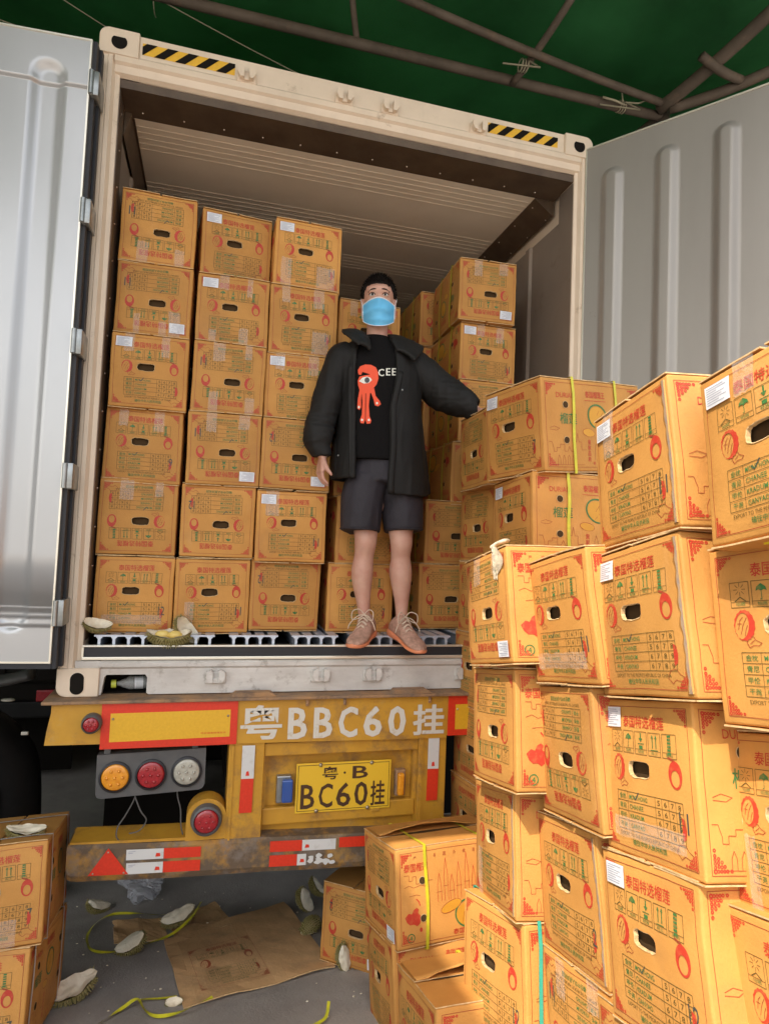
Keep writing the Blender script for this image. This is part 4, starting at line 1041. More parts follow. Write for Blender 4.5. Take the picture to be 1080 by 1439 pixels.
#          flip lab num tape
LS = {(1, 6): (1, 0, '11', (1,)), (1, 5): (1, 1, '11', (2, 6)), (1, 4): (0, 1, None, (1,)), (1, 3): (0, 0, '9', (1,)), (1, 2): (1, 0, None, (3,)), (1, 1): (0, 0, '12', (7,)),
      (2, 6): (0, 1, None, ()), (2, 5): (0, 1, None, (2, 3)), (2, 4): (1, 0, '11', (1, 3)), (2, 3): (1, 1, '11', (3,)), (2, 2): (1, 0, '12', ()), (2, 1): (0, 0, '11', (4,)),
      (3, 6): (0, 1, '11', (4, 5)), (3, 5): (0, 0, '11', (1, 5)), (3, 4): (0, 1, None, (1,)), (3, 3): (1, 1, '12', ()), (3, 2): (0, 1, '11', (6,)), (3, 1): (1, 0, '12', ())}
CN = {1: 'leftmost', 2: 'second', 3: 'third'}
for c in (1, 2, 3):
    for r in range(1, 7):
        fl, lb, nm, tp = LS[(c, r)]
        lab = '%s carton of the %s column in the container%s%s' % (ORD[r], CN[c], ', packed upside down' if fl else ', print upright', ', with white label' if lb else '')
        yw = {(2, 6): 7, (3, 6): 2.8, (1, 6): 1.7}.get((c, r), rnd.uniform(-1.6, 2.6))
        carton(MW(kx(LX[r][c-1]), {(2, 6): .18, (3, 6): .14}.get((c, r), .105+rnd.uniform(-.02, .03)), Z0+HH*(r-1), yw, 0, rnd.uniform(-.5, .5)), lab, 'cartons stacked inside the container', nm, fl, lb, tp, scale=SC)
for r, dx, yw, nm, fl in ((1, 0, -2, '7', 0), (2, .03, 1, '12', 0), (3, .01, 3, '11', 0), (4, .02, -2, None, 1), (5, .0, 5, '12', 0)):
    carton(MW(kx(1.335+dx), .15+.01*r, Z0+HH*(r-1), yw), '%s carton of the fourth column, standing behind the man' % ORD[r].replace('fifth', 'top'), 'cartons stacked inside the container', nm, fl, 0, (1,) if r > 3 else (), scale=SC)
RX = {1: 1.835, 2: 1.86, 3: 2.0, 4: 2.03, 5: 2.036, 6: 2.008}
DN = {0: 'front', 1: 'second', 2: 'third', 3: 'rearmost'}
for d in range(4):
    for r in range(1, 7):
        x = RX[r]+(rnd.uniform(-.02, .01) if d == 1 else 0)-(.035 if d == 1 else .06*(d > 1)) if d else RX[r]
        if d and r < 4: x = 1.86+rnd.uniform(-.03, .02)
        fl = {6: 1, 5: 0, 4: 1, 3: 0, 2: 1, 1: 1}[r]; lb = d == 0 and r in (6, 5, 1)
        y = .335+.53*d+(.03 if r == 5 and d == 0 else 0)
        carton(MW(.5803+(x-.5803)*.974, -2.9317+(y+2.9317)*.974, Z0+HH*(r-1), rnd.uniform(-1.5, 1.0) if d else (-3 if r == 6 else 0), 1.0 if r == 6 and d == 0 else 0), '%s carton of the %s column along the right wall inside the container' % (ORD[r], DN[d]),
               'cartons stacked inside the container', '11' if r == 5 else None, fl, lb, ({6: (3,), 5: (2,), 4: (1,)}.get(r, ()) if d == 0 else ()), (.13, .33), scale=SC)

# ------------------------------------------------------------------ the pile outside, on the sloping ground
GP = 'cartons piled on the ground beside the container'
PB = {
 'C1': (1.5468, -1.6353, .7165, -95.96, -.49, 2.46, -11.4), 'C2': (1.5344, -1.6910, .3630, -92.06, -1.09, -.01, -11.4), 'C3': (1.5465, -1.7033, .0067, -91.82, -3.97, -1.19, -11.4), 'C4': (1.5307, -1.7629, -.3369, -91.15, -2.77, -2.32, -11.4),
 'D1': (1.5184, -2.0526, .7264, -93.09, -3.15, 1.91, -11.4), 'D2': (1.5977, -2.0374, .3786, -84, .18, 2.0, -11.4), 'D3': (1.628, -2.005, .0240, -90.83, -5.5, -2.0, -11.4), 'D4': (1.612, -2.070, -.300, -88.71, .5, -.8, -11.4),
 'B1': (1.5235, -1.3813, .3272, -91.53, 2.66, .95, -11.4), 'B2': (1.5431, -1.3890, -.0318, -94.60, .79, .30, -11.4), 'B3': (1.5570, -1.3973, -.3991, -92.23, -.65, -1.64, -11.4), 'B4': (1.5557, -1.4725, -.7381, -90.63, .01, -1.88, -11.4),
 'A1': (1.4462, -1.0670, .3221, -91.41, .84, .18, -11.4), 'A2': (1.4649, -1.0745, -.0421, -92.01, -2.37, .88, -11.4), 'A3': (1.4862, -1.0597, -.4170, -93.19, -4.19, -1.91, -11.4), 'A4': (1.4581, -1.1365, -.7532, -81.57, -3.22, .12, -11.4),
 'E1': (1.6938, -.7023, .9663, -77.48, 4.50, -1.37, 0), 'E2': (1.7032, -.6818, .6183, -90.79, -.09, -4.34, 0), 'F1': (1.7490, -.1733, .9662, -90.93, 1.43, -1.30, 0), 'F2': (1.8075, -.0930, .6255, -84.80, .08, -1.78, 0),
 'J1': (1.3050, -.4403, -.8419, -83.07, .92, 1.24, -11.4), 'J2': (1.3099, -.5040, -1.1780, -87.74, -.04, -4.26, -11.4), 'J3': (1.3116, .0300, -1.2650, -39.8, 3.3, 4.0, -8),
 'J4': (1.291, -.992, -1.0776, -87.61, -.03, -1.47, -11.4), 'K1': (-.1019, -.2965, -.8220, 1.53, .63, -2.42, -11.4), 'K2': (-.1303, -.3592, -1.1640, -3.60, -.91, -.73, -11.4)}
FR = 'column of the front pile'
PS = {  # label, num, flip, label sticker, tape, straps, strap colour, joint
 'A1': ('top carton of the pile column nearest the trailer, upside down, torn tape on top', None, 1, 1, (3,), (), '', 0),
 'A2': ('second carton down in the pile column nearest the trailer, upside down, no sticker', None, 1, 0, (), (), '', 0),
 'A3': ('third carton down in the pile column nearest the trailer, tilted, stained lower half', None, 0, 0, (4,), (), '', 1),
 'A4': ('lowest visible carton of the pile column nearest the trailer, stamped 12, teal strap', '12', 0, 0, (), (.045,), 'strapg', 0),
 'B1': ('top carton of the second pile column, print upright, dirty tape below the table', '11', 0, 0, (7,), (), '', 0),
 'B2': ('second carton down in the second pile column, packed upside down', None, 1, 0, (), (), '', 0),
 'B3': ('third carton down in the second pile column, stamped 2, print upright', '2', 0, 0, (), (), '', 1),
 'B4': ('lowest carton of the second pile column, upside down, frayed top edge', '11', 1, 0, (3,), (), '', 0),
 'C1': ('top carton of the third pile column, sunlit, white sticker top left', '11', 0, 1, (6,), (), '', 1),
 'C2': ('second carton down in the third pile column, white sticker and bent right edge', None, 0, 1, (), (), '', 1),
 'C3': ('third carton down in the third pile column, stamped 11, white sticker', '11', 0, 1, (7,), (), '', 0),
 'C4': ('lowest visible carton of the third pile column, stamped 12, white sticker', '12', 0, 1, (), (), '', 0),
 'D1': ('top carton at the right edge of the photo, white sticker, large hand hole', None, 0, 1, (2,), (), '', 0),
 'D2': ('second carton down at the right edge, yellow cloth lying on it', None, 0, 0, (), (), '', 0),
 'D3': ('third carton down at the right edge of the photo', None, 0, 0, (4,), (), '', 0),
 'D4': ('lowest carton at the right edge of the photo, partly shaded', None, 0, 0, (), (), '', 0),
 'E1': ('carton with two yellow straps, stamped 7, top of the shaded stack by the door', '7', 0, 1, (), (.14, .36), 'strapy', 0),
 'E2': ('carton with yellow strap and white sticker under the strapped carton stamped 7', None, 0, 1, (), (.14, .36), 'strapy', 0),
 'F1': ('upside down carton under the man\'s left sleeve, top of its stack', None, 1, 0, (), (), '', 0),
 'F2': ('upside down carton just below the one under the man\'s sleeve', None, 1, 0, (), (), '', 0),
 'J1': ('carton with gaping top flaps and two yellow straps in front of the bumper', None, 1, 1, (), (.12, .38), 'strapy', 0),
 'J2': ('shaded carton directly under the gaping strapped carton by the bumper', None, 0, 0, (), (), '', 0),
 'J3': ('carton on the ground under the bumper behind the durian husk', '2', 1, 1, (), (), '', 0),
 'J4': ('half sunlit carton with one yellow strap at the bottom edge of the photo', None, 0, 0, (), (.22,), 'strapy', 0),
 'K1': ('upper carton at the lower left with two white straps and a husk on it', '7', 0, 0, (3,), (.06, .40), 'strapw', 0),
 'K2': ('lower carton at the lower left with white straps, standing on the ground', '7', 0, 0, (), (.04, .42), 'strapw', 0)}
pile = {}
for i, (k, v) in enumerate(PB.items()):
    lab, nm, fl, lb, tp, st, sm, jt = PS[k]
    pile[k] = carton(MW(*v), lab, GP, nm, fl, lb, tp, st, sm or 'strapy', jt, tick=k not in ('D2',), scale=1.05 if k == 'J4' else (.965 if k in ('D3', 'D4') else 1))
for k, lift, y0, y1 in (('J1', .028, .03, .42), ('J4', .030, .05, .46)):
    t = pile[k]; mw = MW(*PB[k])
    if k == 'J4': mw = mw @ Matrix.Scale(1.05, 4)
    g = G(); n = 14; g.add([mw @ Vector((x, y0+(y1-y0)*i/n, CH+.0072+.004*abs(x)/.012*0)) for i in range(n+1) for x in (-.001-.012*math.sin(PI*i/n), .001+.016*math.sin(PI*i/n))], [(2*i, 2*i+1, 2*i+3, 2*i+2) for i in range(n)])
    g.ob('flap_gap_shade', 'cardshade', t)  # flat dark strip painted as the shade in the open slit
    g = G(); vs = []
    for q in (0, 1):
        for i in range(n+1):
            for j in range(6):
                a = j/5; x = -.150+.147*a; y = .004+(CD-.008)*i/n; up_l = lift*math.sin(PI*min(1, max(0, (y-y0+.02)/(y1-y0+.04))))*a**2.2
                vs.append(mw @ Vector((x+.004*math.sin(i*1.9)*a, y, CH+.0085+up_l+.0035*q+.003*noise.noise(Vector((i*.6, j*.5, lift*99)))*a)))
    m_ = 6*(n+1); fs = []
    for i in range(n):
        for j in range(5): kk = i*6+j; fs += [(kk, kk+1, kk+7, kk+6), (m_+kk, m_+kk+6, m_+kk+7, m_+kk+1)]
        fs.append((i*6+5, m_+i*6+5, m_+i*6+11, i*6+11))
    g.add(vs, fs); g.ob('open_flap', 'card', t, True)
# the cartons that carry them, mostly below or outside the picture
def under(k, n, names):
    v = PB[k]; mw = MW(*v)
    for i in range(1, n+1):
        m = Matrix.Translation((rnd.uniform(-.01, .01), 0, -.345*i)) @ mw
        carton(m, names % {1: 'first', 2: 'second', 3: 'third', 4: 'fourth', 5: 'fifth', 6: 'sixth'}[i], GP, None, i % 2, 0)
under('A4', 0, ''); under('B4', 1, '%s supporting carton under the second pile column')
under('C4', 2, '%s supporting carton under the third pile column'); under('D4', 2, '%s supporting carton under the right edge column')
under('E2', 5, '%s supporting carton in the shaded stack behind the front pile'); under('F2', 5, '%s supporting carton in the stack beside the container sill')

# ------------------------------------------------------------------ helpers that find real points seen at a picture position
CAMP = Vector((.5803, -2.9317, .6726))
def rayd(u, v): return right*((u-540)/899.963)-up*((v-719.5)/899.963)+f_
def on_y(u, v, y): d = rayd(u, v); return CAMP+d*((y-CAMP.y)/d.y)
def on_x(u, v, x): d = rayd(u, v); return CAMP+d*((x-CAMP.x)/d.x)
def on_g(u, v, h=0):
    d = rayd(u, v); t = (-1.265-.2*CAMP.y-CAMP.z)/(d.z+.2*d.y); p = CAMP+d*t
    return Vector((p.x, p.y, gz(p.y)+h))
def spline(P, k=6, closed=False):
    P = [Vector(p) for p in P]; out = []; n = len(P)
    for i in range(n if closed else n-1):
        if closed: p0, p1, p2, p3 = P[i-1], P[i], P[(i+1) % n], P[(i+2) % n]
        else: p0, p1, p2, p3 = P[max(i-1, 0)], P[i], P[i+1], P[min(i+2, n-1)]
        for j in range(k):
            t = j/k; out.append(.5*((2*p1)+(p2-p0)*t+(2*p0-5*p1+4*p2-p3)*t*t+(3*p1-p0-3*p2+p3)*t**3))
    if not closed: out.append(P[-1])
    return out
# ------------------------------------------------------------------ the man
def remesh(g, voxel, name, mats, parent, disp=None, smooth_it=4):
    me = g.mesh('tmp'); o = bpy.data.objects.new('tmp', me); COL.objects.link(o)
    md = o.modifiers.new('r', 'REMESH'); md.mode = 'VOXEL'; md.voxel_size = voxel; md.adaptivity = 0
    sm = o.modifiers.new('s', 'SMOOTH'); sm.iterations = smooth_it; sm.factor = .5
    dg = bpy.context.evaluated_depsgraph_get(); m2 = bpy.data.meshes.new_from_object(o.evaluated_get(dg))
    bpy.data.objects.remove(o); bpy.data.meshes.remove(me)
    if disp:
        ns = [v.normal.copy() for v in m2.vertices]
        for v, nn in zip(m2.vertices, ns): v.co += nn*disp(v.co)
    m2.materials.clear()
    return link(name, m2, mats, parent, True)
def limb(g, spec, n=20, k=5):
    """spec: (x,y,z,r) or (x,y,z,ra,rb), ra along world x"""
    P = [Vector(s[:3]) for s in spec]; Rr = [Vector((s[3], s[4] if len(s) > 4 else s[3], 0)) for s in spec]
    a = spline(P, k); b = spline(Rr, k)
    g.tube(a, [(r.x, r.y) for r in b], n, ref=(1, 0, 0) if abs((P[-1]-P[0]).normalized().x) < .8 else (0, 0, 1))
man = thing('person', 'man in blue face mask, open black jacket and dark shorts standing on the container edge', 'person', (1.39, 0, .222))
HM = Matrix.Translation((1.305, .02, 1.850)) @ Matrix.Rotation(R(-14), 4, 'Z') @ Matrix.Rotation(R(7), 4, 'X') @ Matrix.Rotation(R(-2), 4, 'Y')
def hball(g, c, r, n=22):
    b = len(g.v); g.ball(c, r, n)
    for i in range(b, len(g.v)): g.v[i] = tuple(HM @ Vector(g.v[i]))
def hand(g, wr, d, n, side, curl, thumb_out=.5, sc=1.0):
    """wr wrist, d towards the fingers, n palm normal, side: towards the thumb"""
    d = Vector(d).normalized(); n = Vector(n); n = (n-d*n.dot(d)).normalized(); s = d.cross(n)*side
    wr = Vector(wr)
    for i in range(5):   # palm as five overlapping rays, wider at the knuckles
        o = (i-2)*.0085
        g.tube([wr+s*o*.8, wr+d*.045*sc+s*o*1.7, wr+d*.085*sc+s*o*2.0], [(.013, .013), (.0135, .013), (.0105, .0105)], 10)
    for i, L in enumerate((.072, .080, .075, .058)):
        off = (.030-.0205*i); base = wr+d*(.083-.004*abs(i-1.2))*sc+s*off
        c = curl[i]; p = base; dirv = (d+s*(.10-.07*i)).normalized(); pts = [p-d*.02, p]; 
        for q, fr in enumerate((.45, .30, .25)):
            a = c*(.5 if q == 0 else .95); ax = dirv.cross(n); dirv = (Matrix.Rotation(-a if False else a, 3, ax) @ dirv).normalized()
            p = p+dirv*L*fr*sc; pts.append(p)
        g.tube(pts, [.0098, .0094, .0085, .0078, .0062], 10)
        g.ball(pts[-1], .0064, 8)
    b = wr+s*.022+d*.018; td = (s*thumb_out+d*.85+n*.25).normalized(); p1 = b+td*.034; td2 = (td+n*.35+d*.2).normalized(); p2 = p1+td2*.03; p3 = p2+(td2+n*.2).normalized()*.024
    g.tube([b-td*.01, b, p1, p2, p3], [.013, .0135, .0115, .0098, .0072], 10); g.ball(p3, .0072, 8)
g = G()
limb(g, [(1.30, .04, .98, .09), (1.287, .02, .84, .075), (1.284, .0, .735, .056), (1.284, -.004, .69, .052), (1.283, .012, .63, .046), (1.280, .022, .56, .0515, .056), (1.282, .024, .50, .047, .052), (1.289, .018, .42, .034), (1.297, .015, .345, .027, .032), (1.302, .012, .30, .032, .036), (1.31, .01, .26, .034)])
limb(g, [(1.43, .04, .98, .09), (1.45, .02, .84, .076), (1.457, .0, .735, .057), (1.459, -.004, .69, .053), (1.463, .012, .63, .047), (1.470, .022, .56, .053, .057), (1.474, .024, .50, .0485, .053), (1.478, .018, .42, .035), (1.480, .015, .345, .028, .033), (1.480, .012, .30, .033, .036), (1.478, .01, .26, .034)])
for x, d in ((1.281, -1), (1.457, 1)):
    g.ball((x, -.038, .715), (.025, .021, .034), 12); g.ball((x+d*.010, .028, .575), (.038, .036, .085), 16); g.ball((x-d*.010, .034, .565), (.032, .032, .072), 16); g.ball((x+d*.004, -.024, .655), (.018, .014, .022), 10)       # kneecaps
for x, s in ((1.300, 1), (1.480, 1)):
    for d in (-1, 1): g.ball((x+d*.027, .01, .318), (.012, .014, .014), 8)        # ankle bones
limb(g, [(1.36, .04, .99, .12, .09), (1.36, .04, 1.05, .145, .095), (1.345, .04, 1.22, .14, .09), (1.33, .035, 1.40, .15, .095), (1.322, .035, 1.52, .16, .09), (1.315, .04, 1.60, .13, .075), (1.31, .045, 1.65, .065, .06)])
limb(g, [(1.310, .045, 1.60, .060), (1.308, .038, 1.68, .052), (1.306, .034, 1.74, .051), (1.304, .03, 1.82, .052)])
# arms inside the sleeves
limb(g, [(1.175, .04, 1.57, .052), (1.12, .035, 1.44, .047), (1.075, .025, 1.30, .040), (1.06, .01, 1.20, .038), (1.060, -.01, 1.10, .025, .028), (1.060, -.012, 1.075, .024, .028)])
limb(g, [(1.48, .04, 1.575, .052), (1.57, .02, 1.50, .047), (1.66, -.02, 1.41, .041), (1.70, -.05, 1.385, .037), (1.765, -.095, 1.350, .028, .024), (1.785, -.112, 1.343, .026, .022)])
hand(g, (1.060, -.012, 1.078), (-.10, -.06, -1), (1, .12, 0), 1, (.42, .5, .55, .62), .55, .92)
hand(g, (1.785, -.112, 1.338), (.86, -.50, -.05), (0, 0, -1), -1, (.12, .08, .10, .15), .8, .95)
# head
for c, r in (((0, .012, .030), (.073, .092, .082)), ((0, -.012, .0), (.068, .080, .085)), ((0, -.018, -.045), (.058, .066, .058)), ((0, -.045, -.092), (.030, .034, .022)), ((0, -.020, -.07), (.050, .052, .036)),
             ((0, -.070, .040), (.054, .026, .030)), ((-.034, -.066, -.012), (.022, .018, .018)), ((.034, -.066, -.012), (.022, .018, .018)), ((0, -.092, -.022), (.013, .016, .013)), ((0, -.088, -.004), (.009, .014, .022)),
             ((0, -.084, -.052), (.024, .010, .008)), ((0, -.083, -.062), (.021, .010, .008)), ((-.0765, .018, -.006), (.009, .020, .031)), ((.0765, .018, -.006), (.009, .020, .031)), ((-.082, .026, .008), (.006, .014, .018)), ((.082, .026, .008), (.006, .014, .018))):
    hball(g, c, r)
body = remesh(g, .0042, 'body', 'skin', man, smooth_it=3)
# eyes, lids, brows, mask, hair in head space
def hob(g, name, m, par=man, smooth=True):
    g.v = [tuple(HM @ Vector(v)) for v in g.v]; return g.ob(name, m, par, smooth)
for s in (-1, 1):
    g = G(); g.ball((s*.030, -.0785, .017), (.0135, .011, .0075), 14); e = hob(g, 'eye', 'lip')
    g = G(); g.ball((s*.030, -.0882, .0175), (.0058, .0030, .0056), 12); hob(g, 'iris', 'iris', e)
    g = G(); g.tube(spline([(s*.0155, -.0855, .0155), (s*.024, -.0915, .0240), (s*.036, -.0895, .0240), (s*.046, -.079, .018)], 4), [.0016]*13, 6); hob(g, 'eyelid_line', 'hair')
    g = G(); g.tube(spline([(s*.013, -.0940, .041), (s*.026, -.0935, .0415), (s*.040, -.086, .038), (s*.050, -.074, .030)], 4), [(.0018+.0016*math.sin(PI*min(1, i/9))) for i in range(13)], 6); hob(g, 'eyebrow', 'hair')
g = G(); NU, NV = 28, 20
def mk(u, v, o=0):
    zt = -.006-.018*u*u; zb = -.128+.034*abs(u)**2.4; z = zt+(zb-zt)*v
    y = -(.106-.072*abs(u)**2.1)+.020*v*v-.010*math.exp(-((v-.12)/.2)**2)*math.exp(-(u/.22)**2)-.004
    y -= .0060*(1-abs(math.sin(PI*(v*2.6-.55*u*u))))*(1-u**4)-.004*abs(u)*math.sin(v*11+u*2)
    return Vector((u*.0765*(1-.05*v), y-o, z))
vs = [mk(-1+2*i/NU, j/NV, q*.0022) for q in (0, 1) for j in range(NV+1) for i in range(NU+1)]; nn = (NU+1)*(NV+1)
g.add(vs, [(q*nn+j*(NU+1)+i, q*nn+j*(NU+1)+i+1, q*nn+(j+1)*(NU+1)+i+1, q*nn+(j+1)*(NU+1)+i) for q in (0, 1) for j in range(NV) for i in range(NU)])
mo = hob(g, 'face_mask', 'mask')
g = G(); edge = [mk(-1+2*i/NU, 0, .002) for i in range(NU+1)]+[mk(1, j/NV, .002) for j in range(1, NV+1)]+[mk(1-2*i/NU, 1, .002) for i in range(1, NU+1)]+[mk(-1, 1-j/NV, .002) for j in range(1, NV)]
g.tube(edge, (.0030, .0018), 6, closed=True); hob(g, 'mask_border', 'maskw', mo)
for s in (-1, 1):
    g = G(); g.tube(spline([mk(s, .04, .002), (s*.086, .000, .012), (s*.088, .030, .020), (s*.085, .040, -.005), (s*.082, .018, -.040), (s*.080, -.010, -.072), mk(s, .92, .002)], 5), .0013, 6); hob(g, 'ear_loop', 'maskw', mo)
g = G(); rs = random.Random(3)
def hz(x, y):   # hairline height
    if y < -.02: return .074+.012*noise.noise(Vector((x*70, 1, 2)))-.30*max(0, abs(x)-.045)-.9*max(0, abs(x)-.060)
    return .030-1.0*(y+.02) if y < .05 else -.045
vs = []; nl, nm_ = 40, 30
keep = []
for j in range(nm_+1):
    a = PI*.78*j/nm_
    for i in range(nl):
        q = 2*PI*i/nl; d = Vector((math.sin(a)*math.cos(q), math.sin(a)*math.sin(q), math.cos(a)))
        p = Vector((d.x*.080, .012+d.y*.099, .030+d.z*.094)); lim = hz(p.x, p.y)
        t = min(1, max(0, (p.z-lim)/.03)); nz = noise.noise(p*60)*.5+noise.noise(p*25)*.7
        off = -.011+.014*t+.004*nz*t+(.005*max(0, d.z)**2*t)
        vs.append(p+d*off); keep.append(p.z > lim-.012)
fs = [(j*nl+i, j*nl+(i+1) % nl, (j+1)*nl+(i+1) % nl, (j+1)*nl+i) for j in range(nm_) for i in range(nl)]
g.add(vs, [f for f in fs if all(keep[k] for k in f)])
for k in range(3200):
    a = math.acos(1-rs.random()*1.05); q = rs.random()*2*PI; d = Vector((math.sin(a)*math.cos(q), math.sin(a)*math.sin(q), math.cos(a)))
    p = Vector((d.x*.080, .012+d.y*.099, .030+d.z*.094))
    if p.z < hz(p.x, p.y)+.002: continue
    t = min(1, (p.z-hz(p.x, p.y))/.03); L = (.005+.012*max(0, d.z)**1.2+(.006 if p.y < -.03 else 0))*(.6+.7*rs.random())*(.4+.6*t)
    dr = (d*1.0+Vector((rs.uniform(-.5, .5), -.85+rs.uniform(-.3, .3), .15))).normalized(); b = p+d*(.004*t); sd = dr.cross(Vector((rs.random()-.5, rs.random()-.5, rs.random()-.5))).normalized()*.0017
    g.add([b+sd, b-sd, b+d*.003+dr*L], [(0, 1, 2)])
hob(g, 'hair', 'hair')
# T-shirt
def fold(seed, a1, f1, a2, f2, sq=(1, 1, 1)):
    o = Vector((seed, seed*2.3, seed*.7)); sq = Vector(sq)
    def D(p):
        q = Vector((p.x*sq.x, p.y*sq.y, p.z*sq.z))
        n1 = noise.noise(q*f1+o); n2 = noise.noise(q*f2-o)
        return a1*(1-2*abs(n1))*.5+a1*.5*n1+a2*(1-abs(n2)*2)
    return D
g = G()
limb(g, [(1.335, .03, 1.078, .180, .125), (1.335, .03, 1.16, .178, .124), (1.332, .03, 1.30, .176, .122), (1.325, .03, 1.44, .182, .122), (1.318, .035, 1.54, .182, .115), (1.312, .04, 1.60, .165, .098), (1.309, .042, 1.645, .105, .078), (1.308, .042, 1.672, .069, .066), (1.308, .041, 1.684, .060, .059)], n=40)
tee = remesh(g, .006, 't_shirt', 'tee', man, fold(4, .003, 7, .0015, 22, (1, 1, .5)))
g = G(); g.tube([Vector((1.308+.060*math.cos(a), .040+.058*math.sin(a), 1.684+.006*math.sin(a))) for a in [2*PI*i/28 for i in range(28)]], .0045, 8, closed=True); g.ob('neckband', 'tee', tee, True)
# printed red octopus-like figure with one eye, and the letters beside it, laid on the shirt front
bv = BVHTree.FromPolygons([v.co for v in tee.data.vertices], [tuple(p.vertices) for p in tee.data.polygons])
def onshirt(u, v, o=.002):
    d = rayd(u, v).normalized(); h = bv.ray_cast(CAMP, d)
    if h[0] is None: return on_y(u, v, -.09)
    return h[0]-d*o
def sdecal(pts, tris, m, o, name='shirt_print'):
    g = G(); g.add([onshirt(u, v, o) for u, v in pts], tris); g.ob(name, m, tee)
def grid_poly(poly, m, o, step=1.2):
    # fill a picture-space outline with a fine triangulation so it follows the shirt
    pv = []
    for (x0, y0), (x1, y1) in zip(poly, poly[1:]+poly[:1]):
        k = max(1, int(math.hypot(x1-x0, y1-y0)/step))
        pv += [Vector((x0+(x1-x0)*i/k, y0+(y1-y0)*i/k)) for i in range(k)]
    n = len(pv); xs = [p.x for p in pv]; ys = [p.y for p in pv]; ins = []
    def inside(x, y):
        r = False
        for i in range(n):
            a, b = pv[i], pv[i-1]
            if (a.y > y) != (b.y > y) and x < (b.x-a.x)*(y-a.y)/(b.y-a.y)+a.x: r = not r
        return r
    yy = min(ys)+step/2
    while yy < max(ys):
        xx = min(xs)+step/2
        while xx < max(xs):
            if inside(xx, yy) and min((p.x-xx)**2+(p.y-yy)**2 for p in pv) > .3*step*step: ins.append(Vector((xx, yy)))
            xx += step
        yy += step
    res = geometry.delaunay_2d_cdt(pv+ins, [(i, (i+1) % n) for i in range(n)], [], 0, 1e-6)
    tr = [t for t in res[2] if inside(*(sum((res[0][k] for k in t), Vector((0, 0)))/3))]
    sdecal([(p.x, p.y) for p in res[0]], tr, m, o)
def arc(cx, cy, rx, ry, a0, a1, n=16): return [(cx+rx*math.cos(R(a0+(a1-a0)*i/n)), cy+ry*math.sin(R(a0+(a1-a0)*i/n))) for i in range(n+1)]
grid_poly([(511, 553), (505, 548), (503, 541), (502.5, 535), (505, 529), (512, 527.5), (520, 526), (514, 524), (509, 522.5), (507, 527), (503.5, 526), (502.5, 520), (506, 514.5), (513, 512), (521, 512.5), (528, 516), (531, 523), (531.5, 532), (529, 540), (524, 546), (523, 552)], 'fig', .0022)
for pts in ([(505, 548), (508.5, 550), (507, 562), (507.5, 572), (505, 576), (501.8, 574), (502.5, 562)], [(508, 550), (513.5, 550), (513, 570), (512.8, 590), (511, 595), (506.5, 594.5), (505.5, 590), (508.3, 582), (509, 565)],
            [(514.3, 550), (520, 550), (518, 570), (519, 585), (521.5, 591), (520, 595), (515, 595.5), (513.6, 590), (514, 570)], [(520, 549), (525.5, 545), (527.5, 556), (533, 563), (535, 568), (531, 571), (526.5, 569.5), (525, 562)]):
    grid_poly(pts, 'fig', .0022)
grid_poly([(504, 535.5), (509, 530.5), (515, 529), (520, 530.5), (522.5, 534), (518, 538), (511, 539)], 'figw', .0030)
grid_poly(arc(515.5, 534, 3.6, 4.0, 0, 342, 14), 'iris', .0036)
for c in ((508.5, 590), (518, 590), (504, 572), (529.5, 566.5)): grid_poly(arc(c[0], c[1], 1.5, 1.8, 0, 330, 8), 'figw', .0030)
for t, a, b in (('C', 531.2, 539.2), ('E', 542.2, 548), ('E', 550.5, 555.8)):
    vs, fs = text2d(t, True)
    for q in range(2): sdecal([(a+u*(b-a)+q*.35, 528.5-1.0*(a > 541)-v*10.2) for u, v in vs], fs, 'figw', .0026+.0003*q)
# jacket
g = G()
rows = [(0, 1.360, .03, .243, .146, 1.222, 1.395), (.08, 1.358, .03, .238, .146, 1.220, 1.393), (.3, 1.350, .03, .218, .142, 1.226, 1.388), (.55, 1.338, .03, .199, .140, 1.232, 1.387), (.75, 1.328, .03, .205, .142, 1.242, 1.386), (.87, 1.322, .035, .200, .130, 1.250, 1.380), (.94, 1.317, .04, .165, .112, 1.256, 1.368), (1.0, 1.312, .045, .095, .085, 1.262, 1.352)]
ns = 64; rr = []
def xat(u, z, y=-.115):
    lo, hi = 200., 900.
    for _ in range(30):
        m_ = (lo+hi)/2
        if on_y(u, m_, y).z > z: lo = m_
        else: hi = m_
    return on_y(u, m_, y).x
rows = [r[:5]+(xat(508 if r[0] > .9 else (503 if r[0] > .8 else 500.5), .985+.683*r[0]) if r[0] < .95 else 1.262, xat(560 if .7 < r[0] < .95 else (546 if r[0] < .1 else 550), .95+.718*r[0]) if r[0] < .95 else 1.355) for r in rows]
def interp(t):
    for a, b in zip(rows, rows[1:]):
        if t <= b[0]+1e-9:
            f = (t-a[0])/(b[0]-a[0]); return [x+(y-x)*f for x, y in zip(a, b)]
nt_ = 34
for q in (0, 1):
    for j in range(nt_+1):
        t = j/nt_; _, cx, cy, rx, ry, xl, xr = interp(t)
        al = math.degrees(math.asin(min(1, (cx-xl)/rx))); ar = math.degrees(math.asin(min(1, max(-1, (xr-cx)/rx))))
        for i in range(ns+1):
            s = i/ns; a = R((270-al)+((-90+ar)-(270-al))*s); th = .014*q
            zh = .985 if s < .5 else .985-.068*min(1, (s-.5)*3); zz = zh+(1.668-zh)*t
            flare = (1-t)**2*.02*math.sin(a*5)
            g.v.append((cx+(rx-th+flare*.4)*math.cos(a), cy+(ry-th+flare*.4)*math.sin(a), zz))
m1 = (ns+1)*(nt_+1)
F = []
for j in range(nt_):
    for i in range(ns):
        k = j*(ns+1)+i; F.append((k, k+1, k+ns+2, k+ns+1)); F.append((m1+k+ns+1, m1+k+ns+2, m1+k+1, m1+k))
